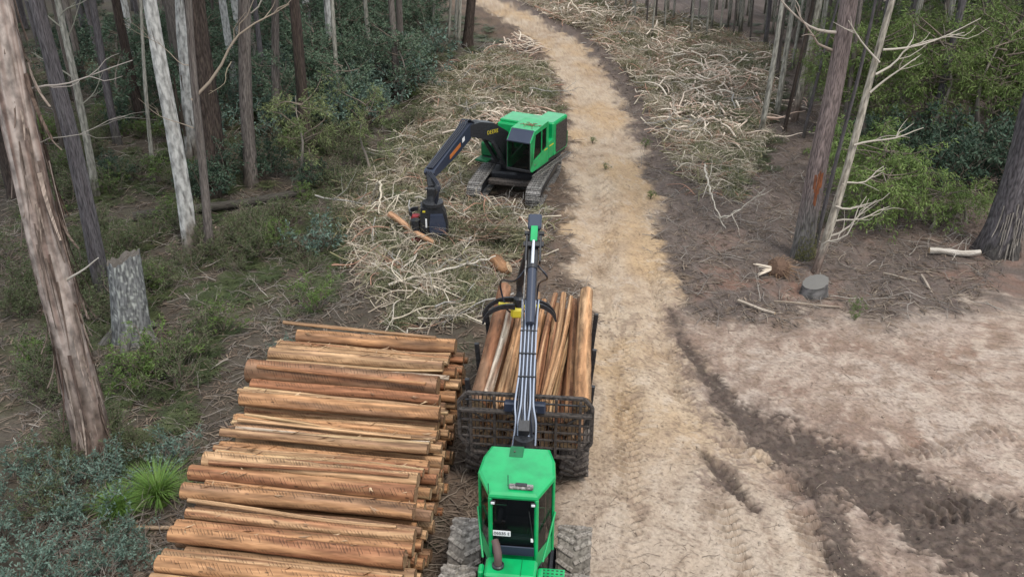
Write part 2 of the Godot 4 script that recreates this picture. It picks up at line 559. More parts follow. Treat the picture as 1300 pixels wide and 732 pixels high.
func ground_colour(x: float, z: float) -> Color:
	var n1 := broad.get_noise_2d(x * 1.7 + 30.0, z * 1.7)
	var n2 := middle.get_noise_2d(x * 1.3, z * 1.3 + 50.0)
	var n3 := fine.get_noise_2d(x, z + 20.0)
	var t := track_mask(x, z)
	var c := clearing_mask(x, z)
	var left := x < along(TRACK_LEFT, z) + 1.0
	var floor_a := Color(0.066, 0.056, 0.044) if left else Color(0.105, 0.083, 0.072)
	var floor_b := Color(0.10, 0.085, 0.068) if left else Color(0.165, 0.13, 0.112)
	var col := floor_a.lerp(floor_b, clampf(0.5 + n1 * 0.5 + n2 * 0.7 + n3 * 0.4, 0.0, 1.0))
	if left:
		col = col.lerp(Color(0.06, 0.075, 0.03), clampf(n1 * 1.4 + n2 * 0.6 - 0.25, 0.0, 0.4))
		# churned earth beside the track, under the machines
		var e := along(TRACK_LEFT, z) - x
		col = col.lerp(Color(0.165, 0.118, 0.088).lerp(Color(0.10, 0.075, 0.06), clampf(0.5 + n2, 0, 1)), smoothstep(4.2, 1.8, e + n2 * 1.2) * 0.9)
	else:
		col = col.lerp(Color(0.20, 0.115, 0.085), clampf((n1 - 0.1) * 1.8 + n2 * 0.7, 0.0, 0.7) * smoothstep(-36.0, -29.0, z))
	var earth := Color(0.37, 0.295, 0.24).lerp(Color(0.245, 0.165, 0.125), clampf(0.36 + n1 * 1.0 + n2 * 0.5 + n3 * 0.15, 0.0, 1.0))
	if c > 0.0:
		# soil dragged in arcs by turning wheels
		var pv := Vector2(x - 13.0, z + 7.0)
		var arc := middle.get_noise_2d(pv.length() * 1.1 + 1.6 * n1 + 0.6 * n2, pv.angle() * 4.0)
		var scrape := fine.get_noise_2d(pv.length() * 1.2 + n1, pv.angle() * 3.0 + n2)
		earth = earth.lerp(Color(0.43, 0.36, 0.305), clampf(arc * 1.2, 0.0, 0.6))
		earth = earth.lerp(Color(0.20, 0.135, 0.105), clampf(-arc * 1.3 - 0.1, 0.0, 0.6))
		earth = earth.lerp(Color(0.17, 0.125, 0.10), smoothstep(0.25, 0.55, scrape) * 0.55)
	col = col.lerp(earth, c)
	var tan := Color(0.46, 0.365, 0.27).lerp(Color(0.30, 0.215, 0.145), clampf(0.28 + n2 * 0.55 + n1 * 0.6 + n3 * 0.15, 0.0, 1.0))
	tan = tan.lerp(Color(0.42, 0.29, 0.165), clampf(0.15 + broad.get_noise_2d(x * 2.0 - 70.0, z * 1.2) * 1.4, 0.0, 0.75))
	tan = tan.lerp(Color(0.385, 0.315, 0.255), smoothstep(-23.0, -17.0, z) * 0.75)
	col = col.lerp(tan, t)
	if t + c > 0.1:
		# brown soil carried over the pale surface in broken smears
		var warp := broad.get_noise_2d(x * 4.0, z * 4.0) * 1.5
		var smear := middle.get_noise_2d(x * 1.6 + warp, z * 1.1 - warp) + 0.45 * fine.get_noise_2d(x * 1.3 + warp, z * 1.3)
		col = col.lerp(Color(0.215, 0.155, 0.115), smoothstep(0.12, 0.5, smear) * (0.62 if z > -27.0 else 0.3))
		col = col.lerp(Color(0.47, 0.39, 0.315), smoothstep(0.2, 0.55, -smear) * 0.5)
		col = col.lerp(Color(0.10, 0.075, 0.06), smoothstep(0.42, 0.56, fine.get_noise_2d(x * 2.4, z * 2.4 + 7.0)) * (0.6 if z > -27.0 else 0.3))
	var m := mud_mask(x, z, 0.8)
	if m > 0.0:
		col = col.lerp(Color(0.19, 0.14, 0.113), m * clampf(0.55 + n2 * 1.1 + n3 * 0.6, 0.0, 1.0) * 0.85)
	m = mud_mask(x, z)
	if m > 0.0:
		col = col.lerp(Color(0.072, 0.055, 0.047).lerp(Color(0.15, 0.115, 0.095), clampf(n2 * 1.1 + n3 * 1.2 + 0.1, 0.0, 1.0)), m * 0.92)
	# scraped and damp flecks
	var s := smoothstep(0.30, 0.62, fine.get_noise_2d(x * 1.6 + z * 0.4, z * 3.4) * 0.8 + n2 * 0.5)
	col = col.lerp(shade(col, 0.66), s * 0.6)
	return col


func spaced(from: float, to: float, steps: Array) -> PackedFloat32Array:
	# steps: [up to, spacing at that place]; spacing is blended between the places
	var out := PackedFloat32Array()
	var p := from
	while p < to:
		out.append(p)
		var w: float = steps[0][1]
		for i in steps.size() - 1:
			if p >= steps[i][0] and p < steps[i + 1][0]:
				w = lerpf(steps[i][1], steps[i + 1][1], (p - steps[i][0]) / (steps[i + 1][0] - steps[i][0]))
		if p >= steps[steps.size() - 1][0]: w = steps[steps.size() - 1][1]
		p += w
	out.append(to)
	return out


func build_ground() -> void:
	var xs := spaced(-150.0, 150.0, [[-150, 12.0], [-60, 2.0], [-25, 0.5], [-9, 0.2], [0.5, 0.1], [2.0, 0.06], [13.6, 0.06], [16, 0.2], [25, 0.5], [60, 2.0], [150, 12.0]])
	var zs := spaced(-220.0, 25.0, [[-220, 12.0], [-100, 2.0], [-70, 0.5], [-45, 0.22], [-30, 0.11], [-24, 0.055], [-14, 0.045], [-12, 0.2], [0, 2.0], [25, 4.0]])
	var nx := xs.size()
	var nz := zs.size()
	var v := PackedVector3Array()
	var c := PackedColorArray()
	var t := PackedVector2Array()
	var kind := PackedByteArray()
	v.resize(nx * nz); c.resize(nx * nz); t.resize(nx * nz); kind.resize(nx * nz)
	for j in nz:
		for i in nx:
			var k := j * nx + i
			var x := xs[i]
			var z := zs[j]
			v[k] = Vector3(x, ground_height(x, z), z)
			c[k] = ground_colour(x, z)
			t[k] = Vector2(x, z)
			kind[k] = 1 if track_mask(x, z) > 0.5 else (2 if clearing_mask(x, z) > 0.5 else 0)
	var normals := PackedVector3Array()
	normals.resize(nx * nz)
	for j in nz:
		for i in nx:
			var l := v[j * nx + maxi(i - 1, 0)]; var r := v[j * nx + mini(i + 1, nx - 1)]
			var f := v[maxi(j - 1, 0) * nx + i]; var b := v[mini(j + 1, nz - 1) * nx + i]
			normals[j * nx + i] = (b - f).cross(r - l).normalized()
	for which in 3:
		var ids := PackedInt32Array()
		var index := PackedInt32Array()
		ids.resize(nx * nz); ids.fill(-1)
		var mb := MB.new()
		for j in nz - 1:
			for i in nx - 1:
				var k := j * nx + i
				if kind[k] != which: continue
				for q in [k, k + nx + 1, k + nx, k, k + 1, k + nx + 1]:
					if ids[q] < 0: ids[q] = mb.vert(v[q], normals[q], c[q], t[q])
					index.append(ids[q])
		# corners run clockwise seen from above
		for q in range(0, index.size(), 3):
			mb.ix.append(index[q]); mb.ix.append(index[q + 1]); mb.ix.append(index[q + 2])
		if mb.v.size() == 0: continue
		var o := put(["forest_floor", "dirt_track", "bare_earth_ground"][which], mb.mesh(), mats.soil)
		tag(o, ["brown forest floor of earth, bark and leaf litter", "pale tan dirt track winding up through the forest", "bare scraped pinkish earth of the turning area with dark mud"][which], ["forest floor", "track", "ground"][which], "", "structure")


# ------------------------------------------------------------------ logs
const ORDINAL := ["first", "second", "third", "fourth", "fifth", "sixth", "seventh", "eighth", "ninth", "tenth", "eleventh", "twelfth", "thirteenth", "fourteenth", "fifteenth", "sixteenth", "seventeenth", "eighteenth", "nineteenth", "twentieth", "twenty-first", "twenty-second", "twenty-third", "twenty-fourth", "twenty-fifth", "twenty-sixth", "twenty-seventh", "twenty-eighth", "twenty-ninth", "thirtieth", "thirty-first", "thirty-second", "thirty-third", "thirty-fourth", "thirty-fifth", "thirty-sixth", "thirty-seventh", "thirty-eighth", "thirty-ninth", "fortieth", "forty-first", "forty-second", "forty-third", "forty-fourth", "forty-fifth"]
const TIMBER := {"orange": Color(0.60, 0.33, 0.165), "red-brown": Color(0.40, 0.185, 0.095), "tan": Color(0.64, 0.41, 0.23), "pale yellow": Color(0.68, 0.49, 0.28), "brown": Color(0.34, 0.20, 0.12), "whitish": Color(0.70, 0.60, 0.48)}


# a stripped log from a to b with its two cut ends; the node stands at the middle of the log
func make_log(a: Vector3, b: Vector3, ra: float, rb: float, tone: String, label: String, group: String) -> Node3D:
	var mid := (a + b) * 0.5
	var o := thing("log", label, "log", mid, 0.0, group)
	var axis := (b - a).normalized()
	var side := axis.cross(Vector3.UP).normalized()
	var seg := 14 if ra < 0.13 else 20
	var rings := 22
	var off := rng.randf() * 100.0
	var bend := rng.randf_range(-0.045, 0.045) * (1.6 if ra < 0.11 else 0.7)
	var base: Color = TIMBER[tone]
	var other: Color = TIMBER[["red-brown", "tan", "orange", "brown"][rng.randi() % 4]]
	var mb := MB.new()
	var nn := side
	var bb := axis.cross(nn)
	for i in rings + 1:
		var f := float(i) / rings
		var p := a.lerp(b, f) - mid + side * bend * sin(f * PI) + Vector3.UP * 0.5 * bend * sin(f * PI * 2.0)
		for j in seg + 1:
			var an := TAU * (j % seg) / seg
			var d := nn * cos(an) + bb * sin(an)
			var lump := middle.get_noise_3d(off + f * 9.0, cos(an) * 1.6, sin(an) * 1.6)
			var r := lerpf(ra, rb, f) * (1.0 + 0.09 * lump + 0.03 * fine.get_noise_3d(off + f * 5.0, cos(an), sin(an)))
			var blot := broad.get_noise_3d(off + f * 9.0, cos(an) * 4.0, sin(an) * 4.0) + 0.7 * middle.get_noise_3d(off + f * 2.0, cos(an) * 2.0, sin(an) * 2.0)
			var col := base.lerp(other, clampf(0.1 + blot * 2.4, 0.0, 0.9))
			col = shade(col, 0.95 + 0.7 * middle.get_noise_3d(off + f * 1.5, cos(an) * 5.0 + 7.0, sin(an) * 5.0))
			mb.vert(p + d * r, d, col, Vector2(float(j) / seg + off, f * a.distance_to(b) + off))
	for i in rings:
		for j in seg:
			var q := i * (seg + 1) + j
			for k in [q, q + seg + 2, q + 1, q, q + seg + 1, q + seg + 2]:
				mb.ix.append(k)
	put("stem", mb.mesh(), mats.peeled_timber, o)
	for e in 2:
		var ce := MB.new()
		var ring := e * rings * (seg + 1)
		var dir := -axis if e == 0 else axis
		var pc := ((a if e == 0 else b) - mid) + dir * 0.006
		var tint := Color(0.52, 0.36, 0.21).lerp(Color(0.40, 0.24, 0.14), rng.randf())
		var heart := shade(tint, 0.8)
		var center := ce.vert(pc, dir, heart, Vector2(0.5, 0.5))
		for w in 2:
			for j in seg + 1:
				var p := mb.v[ring + j]
				var q := pc + (p - pc) * (0.6 if w == 0 else 0.985)
				q += dir * (dir.dot(pc - q))
				ce.vert(q, dir, tint if w == 0 else shade(tint, 0.72), Vector2(q.x + q.z, q.y) * 1.5)
		for j in seg:
			var i0 := center + 1 + j
			var o0 := i0 + seg + 1
			var ids := [center, i0, i0 + 1, i0, o0, o0 + 1, i0, o0 + 1, i0 + 1]
			for k in range(0, 9, 3):
				ce.ix.append(ids[k])
				ce.ix.append(ids[k + (1 if e == 0 else 2)]); ce.ix.append(ids[k + (2 if e == 0 else 1)])
		put("cut_end", ce.mesh(), mats.cut_timber, o)
	return o


# where a round of radius r comes to rest near s on the rounds laid so far: [s, height]
func settle(laid: Array, s: float, r: float, reach: float, floor_y: float) -> Array:
	var best := [s, 1e9]
	var steps := 25
	for k in steps:
		var q := s + reach * (2.0 * k / (steps - 1) - 1.0)
		var y := floor_y + r
		for l in laid:
			var d: float = absf(q - l[0])
			var sum: float = r + l[2]
			if d < sum: y = maxf(y, l[1] + sqrt(sum * sum - d * d))
		if y < best[1] - 0.001: best = [q, y]
	return best


func build_log_pile() -> void:
	# s runs from the far end of the stack to the near end; the stack lies along (-0.04, 1) in x and z
	var laid := []
	var start := Vector3(-4.03, 0, -23.75)
	var run := Vector3(-0.055, 0, 1.0)
	var logdir := Vector3(0.9903, 0, 0.1392)
	var length := 11.0
	# hidden lower courses; only their ends show beside the track
	var s := 0.2
	while s < length:
		var r := rng.randf_range(0.10, 0.19)
		var w := settle(laid, s + r, r, 0.02, 0.0)
		laid.append([w[0], w[1], r]); s += r * 2.02
	for course in 4:
		s = 0.2 + 0.08 * course
		while s < length - 0.2 * course:
			var r := rng.randf_range(0.09, 0.18)
			var w := settle(laid, s, r, 0.16, 0.0)
			laid.append([w[0], w[1], r]); s += r * 2.25
	var lower := laid.size()
	# the top course, far to near: thickness, tone, how far the two ends reach out
	var top := [[0.18, "whitish", -0.05, 0.0], [0.22, "orange", 0.0, 0.1], [0.09, "pale yellow", 0.25, 0.0], [0.08, "tan", 0.45, 0.0], [0.11, "tan", 0.40, 0.0], [0.085, "pale yellow", 0.4, 0.0], [0.19, "tan", 0.45, -0.1], [0.09, "whitish", 0.2, 0.1], [0.13, "red-brown", 0.55, 0.0], [0.31, "brown", 0.75, -0.1], [0.18, "red-brown", 0.5, 0.0], [0.08, "pale yellow", 0.65, 0.0], [0.08, "tan", 0.75, 0.2], [0.07, "pale yellow", 0.2, 0.3], [0.19, "orange", 0.5, 0.1], [0.08, "tan", 0.6, 0.0], [0.13, "orange", 0.5, 0.1], [0.075, "pale yellow", 0.55, 0.05], [0.07, "tan", 0.4, 0.1], [0.10, "whitish", 0.3, 0.0], [0.075, "pale yellow", 0.5, 0.0], [0.12, "tan", 0.55, 0.0], [0.16, "orange", 0.5, 0.05], [0.08, "red-brown", 0.6, 0.1], [0.10, "pale yellow", 0.45, 0.0], [0.08, "red-brown", 0.5, 0.0], [0.20, "tan", 0.55, -0.05], [0.21, "red-brown", 0.75, -0.05], [0.08, "orange", 0.3, 0.0], [0.19, "orange", 0.65, 0.0], [0.10, "brown", 0.3, 0.2], [0.15, "tan", 0.4, 0.1], [0.17, "orange", 0.5, 0.1], [0.20, "red-brown", 0.5, 0.0], [0.16, "tan", 0.5, 0.0], [0.18, "orange", 0.45, 0.0], [0.14, "tan", 0.5, 0.0]]
	s = 0.35
	for q in top:
		var r: float = q[0]
		var w := settle(laid, s + r, r, 0.05, 0.0)
		laid.append([w[0], w[1] - 0.01, r])
		s += r * (2.0 if r > 0.1 else 1.85) + (0.05 if rng.randf() < 0.3 else 0.0)
	var gap := s
	for i in laid.size():
		var l: Array = laid[i]
		var under := i < lower
		var c: Vector3 = start + run * l[0] + Vector3(0, l[1], 0)
		c.y += 0.02
		var out_left := rng.randf_range(-0.25, 0.2)
		var out_right := rng.randf_range(-0.1, 0.38)
		var tone: String = ["orange", "tan", "red-brown", "brown", "pale yellow"][rng.randi() % 5]
		var label := "%s log low in the roadside stack, its cut end facing the track" % tone
		var group := "logs under the top course of the roadside stack"
		var yaw := rng.randf_range(-0.012, 0.012)
		if not under:
			var q: Array = top[i - lower]
			tone = q[1]
			out_left = q[2] - 0.35
			out_right = q[3]
			if q[0] < 0.09: yaw = rng.randf_range(-0.03, 0.03)
			var size: String = "very thick" if q[0] > 0.25 else "thick" if q[0] > 0.165 else "medium" if q[0] > 0.11 else "thin"
			label = "%s %s log, %s from the far end atop the roadside stack" % [size, tone, ORDINAL[i - lower]]
			group = "logs on top of the roadside stack"
		var dir := logdir.rotated(Vector3.UP, yaw)
		var fat := rng.randf() < 0.75
		make_log(c - dir * (2.42 + out_left), c + dir * (2.42 + out_right), l[2] * (1.0 if fat else 0.86), l[2] * (0.86 if fat else 1.0), tone, label, group)
	# thin poles thrown across the top course
	for q in [[0.9, 0.055, 0.05, "tan"], [2.35, 0.05, -0.04, "pale yellow"], [3.3, 0.06, 0.045, "orange"], [5.2, 0.05, 0.075, "pale yellow"], [5.6, 0.055, 0.03, "tan"], [7.1, 0.06, -0.035, "red-brown"], [8.6, 0.05, 0.04, "tan"]]:
		var w := settle(laid, q[0], q[1], 0.12, 0.0)
		var c: Vector3 = start + run * w[0] + Vector3(0, w[1] + 0.03, 0)
		var d := logdir.rotated(Vector3.UP, -q[2])
		make_log(c - d * rng.randf_range(2.2, 2.6), c + d * rng.randf_range(1.9, 2.5), q[1], q[1] * 0.75, q[3], "thin %s pole thrown slantwise over the roadside stack's top" % q[3], "thin poles thrown over the roadside stack")
	# shreds of bark caught between the logs
	var shred := MB.new()
	for k in 3:
		var a := Vector3(-0.12 + 0.08 * k, 0.01 * k, 0.03 * k)
		shred.leaf(a, Vector3(1, 0.12, 0.3 - 0.3 * k).normalized(), Vector3(0, 0.3, 1).normalized(), 0.3 - 0.06 * k, 0.035, Color(1, 1, 1))
	var sp := []
	var sc := PackedColorArray()
	for k in 420:
		var l: Array = laid[lower + rng.randi() % (laid.size() - lower)]
		var p: Vector3 = start + run * (l[0] + rng.randf_range(-0.6, 0.6) * l[2]) + Vector3(0, l[1] + l[2] * 0.85, 0) + logdir * rng.randf_range(-2.6, 2.5)
		sp.append(Transform3D((Basis(Vector3.UP, rng.randfn(0.0, 0.5)) * Basis(Vector3.RIGHT, rng.randf_range(-0.6, 0.6))).scaled(Vector3.ONE * rng.randf_range(0.4, 1.1)), p))
		sc.append(Color(0.22, 0.12, 0.075).lerp(Color(0.62, 0.45, 0.28), rng.randf()))
	scatter("bark_shreds", shred.mesh(), mats.twig, sp, sc, "shreds of bark caught between the stacked logs", "bark")
	# a loose strip of bark curled over the stack
	var st := MB.new()
	var pts := PackedVector3Array()
	var rad := PackedFloat32Array()
	for k in 9:
		var f := k / 8.0
		pts.append(Vector3(-0.25 + 0.5 * f, 0.10 * sin(f * PI * 2.2), 0.28 * sin(f * 5.0)))
		rad.append(0.014)
	st.tube(pts, rad, 5, Color(0.55, 0.40, 0.25))
	var strip := put("bark_strip", st.mesh(), mats.twig)
	strip.position = Vector3(-5.9, 1.72, -16.9)
	tag(strip, "curled pale bark strip lying across the top of the log stack", "bark strip")


# ------------------------------------------------------------------ the forwarder: +z is its front, -z the load
const FORWARDER_AT := Vector3(0.10, 0.0, -14.35)
const FORWARDER_TURN := -0.105
const REAR_X := -0.17


func wheel(parent: Node3D, where: Vector3, r: float, w: float, dirt: Color) -> void:
	var o := part("wheel", parent)
	o.position = where
	var turn := Transform3D(Basis(Vector3.BACK, PI / 2), Vector3.ZERO)
	var ty := MB.new()
	var h := w * 0.5
	ty.lathe(PackedVector2Array([Vector2(r * 0.52, -h * 0.80), Vector2(r * 0.72, -h * 0.98), Vector2(r * 0.87, -h * 0.97), Vector2(r * 0.93, -h * 0.86), Vector2(r * 0.95, 0.0), Vector2(r * 0.93, h * 0.86), Vector2(r * 0.87, h * 0.97), Vector2(r * 0.72, h * 0.98), Vector2(r * 0.52, h * 0.80)]), 36, turn, shade(dirt, 0.72))
	var lugs := 15
	for k in lugs:
		for s in [-1.0, 1.0]:
			var a0: float = TAU * (k + (0.5 if s > 0 else 0.0)) / lugs
			# a curved lug: three blocks from the shoulder to the middle line
			for q in 3:
				var f0 := q / 3.0
				var f1 := (q + 1) / 3.0 + 0.02
				var x0: float = s * lerpf(h * 0.98, h * 0.04, f0); var x1: float = s * lerpf(h * 0.98, h * 0.04, f1)
				var b0: float = a0 + 0.30 * f0 * (1.2 - 0.2 * f0); var b1: float = a0 + 0.30 * f1 * (1.2 - 0.2 * f1)
				var rr := r * (0.955 if q > 0 else 0.94)
				var p := Vector3(x0, rr * cos(b0), rr * sin(b0)); var e := Vector3(x1, rr * cos(b1), rr * sin(b1))
				ty.bar(p, e, 0.10, 0.085, shade(dirt, rng.randf_range(0.92, 1.15)), (p + e) * Vector3(0, 1, 1), 0.018)
	put("tyre", ty.mesh(), mats.rubber, o)
	var rim := MB.new()
	rim.lathe(PackedVector2Array([Vector2(0.0, -h * 0.35), Vector2(r * 0.2, -h * 0.35), Vector2(r * 0.24, -h * 0.2), Vector2(r * 0.45, -h * 0.2), Vector2(r * 0.54, -h * 0.8), Vector2(r * 0.54, h * 0.8), Vector2(r * 0.45, h * 0.2), Vector2(r * 0.24, h * 0.2), Vector2(r * 0.2, h * 0.35), Vector2(0.0, h * 0.35)]), 24, turn, Color.WHITE)
	put("rim", rim.mesh(), mats.dusty_steel, o)


func one_box(called: String, parent: Node3D, mat: String, x: Transform3D, size: Vector3, bev := 0.02) -> MeshInstance3D:
	var mb := MB.new()
	mb.box(x, size, Color.WHITE, bev)
	return put(called, mb.mesh(), mats[mat], parent)


func one_rod(called: String, parent: Node3D, mat: String, a: Vector3, b: Vector3, r: float, seg := 10) -> MeshInstance3D:
	var mb := MB.new()
	mb.rod(a, b, r, seg, Color.WHITE)
	return put(called, mb.mesh(), mats[mat], parent)


func one_bar(called: String, parent: Node3D, mat: String, a: Vector3, b: Vector3, w: float, h: float, up := Vector3.UP, bev := 0.012) -> MeshInstance3D:
	var mb := MB.new()
	mb.bar(a, b, w, h, Color.WHITE, up, bev)
	return put(called, mb.mesh(), mats[mat], parent)


func hose(called: String, parent: Node3D, mat: String, pts: Array, r: float) -> MeshInstance3D:
	var cv := Curve3D.new()
	cv.bake_interval = 0.12
	for i in pts.size():
		var d: Vector3 = (pts[mini(i + 1, pts.size() - 1)] - pts[maxi(i - 1, 0)]) / 6.0
		cv.add_point(pts[i], -d, d)
	var b := cv.get_baked_points()
	var rad := PackedFloat32Array()
	rad.resize(b.size()); rad.fill(r)
	var mb := MB.new()
	mb.tube(b, rad, 7, Color.WHITE)
	return put(called, mb.mesh(), mats[mat], parent)


func pane(called: String, parent: Node3D, a: Vector3, b: Vector3, c: Vector3, d: Vector3, mat := "tinted_glass", thick := 0.012) -> MeshInstance3D:
	# a thin slab between four corners, counter-clockwise seen from outside
	var mb := MB.new()
	var n := (c - a).cross(d - b).normalized() * thick
	mb.quad(a, b, c, d, Color.WHITE)
	mb.quad(d - n, c - n, b - n, a - n, Color.WHITE)
	for e in [[a, b], [b, c], [c, d], [d, a]]:
		mb.quad(e[0], e[0] - n, e[1] - n, e[1], Color.WHITE)
	return put(called, mb.mesh(), mats[mat], parent)


func lettering(words: String, parent: Node3D, mat: String, x: Transform3D, size: float) -> void:
	var f := SystemFont.new()
	f.font_names = PackedStringArray(["Droid Sans"])
	var tm := TextMesh.new()
	tm.text = words
	tm.font = f
	tm.font_size = 32
	tm.pixel_size = size / 32.0
	tm.depth = 0.006
	var o := put("lettering", tm, mats[mat], parent)
	o.transform = x


func build_forwarder() -> void:
	var f := thing("forwarder", "green eight-wheeled forwarder with glazed cab, black crane and loaded log bunk", "forwarder", FORWARDER_AT, FORWARDER_TURN)
	var dusty := Color(0.31, 0.275, 0.24)
	for z in [-0.80, 0.62]:
		for s in [-1.0, 1.0]:
			wheel(f, Vector3(s * 1.14, 0.68, z), 0.70, 0.72, shade(dusty, rng.randf_range(0.95, 1.1)))
	for z in [-4.7, -6.15]:
		for s in [-1.0, 1.0]:
			wheel(f, Vector3(s * 1.16 + REAR_X, 0.68, z), 0.70, 0.72, Color(0.15, 0.13, 0.115))
	# frames
	var ch := part("chassis", f)
	one_box("front_frame", ch, "black_steel", at(0, 1.05, 0.9), Vector3(0.9, 0.55, 4.6), 0.04)
	one_box("articulation_joint", ch, "dusty_steel", at(-0.05, 0.95, -1.9), Vector3(0.5, 0.6, 1.1), 0.06)
	for s in [-1.0, 1.0]:
		one_box("rear_beam", ch, "dusty_steel", at(REAR_X + s * 0.36, 0.95, -6.0), Vector3(0.16, 0.34, 7.4), 0.02)
		one_box("bogie_case", ch, "black_steel", at(s * 0.68, 0.66, -0.09), Vector3(0.16, 0.4, 1.8), 0.08)
		one_box("bogie_case", ch, "dusty_steel", at(REAR_X + s * 0.7, 0.66, -5.43), Vector3(0.16, 0.4, 1.8), 0.08)
	one_box("belly_plate", ch, "dusty_steel", at(REAR_X, 0.86, -2.9), Vector3(1.1, 0.24, 1.3), 0.05)
	# engine hood
	var hd := part("engine_hood", f)
	one_box("rear_cover", hd, "green_paint", at(0.0, 1.72, 1.16), Vector3(0.98, 1.06, 0.50), 0.05)
	one_box("louvre_panel", hd, "boom_blue", at(0.0, 1.73, 1.98), Vector3(0.92, 1.02, 1.12), 0.05)
	one_box("nose_cover", hd, "green_paint", at(0.0, 1.66, 2.88), Vector3(0.98, 0.94, 0.66), 0.09)
	one_box("panel_seam", hd, "dark_green_paint", at(0.2, 2.252, 1.16), Vector3(0.012, 0.006, 0.46), 0.0)
	for s in [-1.0, 1.0]:
		one_box("side_rail", hd, "green_paint", at(s * 0.56, 2.02, 1.22), Vector3(0.10, 0.42, 0.24), 0.03)
	var ex := MB.new()
	ex.tube(PackedVector3Array([Vector3(-0.24, 2.2, 1.18), Vector3(-0.24, 2.42, 1.18), Vector3(-0.25, 2.52, 1.12), Vector3(-0.29, 2.60, 1.01), Vector3(-0.33, 2.64, 0.92)]), PackedFloat32Array([0.075, 0.075, 0.078, 0.075, 0.07]), 16, Color.WHITE)
	put("exhaust_pipe", ex.mesh(), mats.rust_pipe, f)
	var ey := MB.new()
	ey.lathe(PackedVector2Array([Vector2(0.0, 0.0), Vector2(0.115, 0.0), Vector2(0.115, 0.05), Vector2(0.09, 0.07), Vector2(0.0, 0.07)]), 20, at(-0.24, 2.245, 1.18), Color.WHITE)
	put("exhaust_collar", ey.mesh(), mats.black_steel, f)
	# perforated step beside the hood
	var stp := part("step", f)
	one_box("step_plate", stp, "green_paint", at(0.78, 1.98, 1.05), Vector3(0.46, 0.03, 0.36), 0.008)
	for i in 5:
		for j in 4:
			one_box("step_hole", stp, "black_print", at(0.61 + i * 0.085, 1.997, 0.925 + j * 0.083), Vector3(0.045, 0.004, 0.028), 0.0)
	one_box("step_bracket", stp, "green_paint", at(0.62, 1.78, 1.05), Vector3(0.08, 0.38, 0.1), 0.02)
	build_cab(f)
	build_headboard(f)
	build_crane(f)
	# bunk stakes
	for z in [-4.7, -6.4, -8.3]:
		var bk := part("bunk", f)
		one_box("bolster", bk, "dusty_steel", at(REAR_X, 1.2, z), Vector3(2.9, 0.16, 0.2), 0.03)
		for s in [-1.0, 1.0]:
			one_bar("stake", bk, "black_steel", Vector3(REAR_X + s * 1.42, 1.14, z), Vector3(REAR_X + s * 1.53, 2.55, z), 0.12, 0.09, Vector3.BACK)


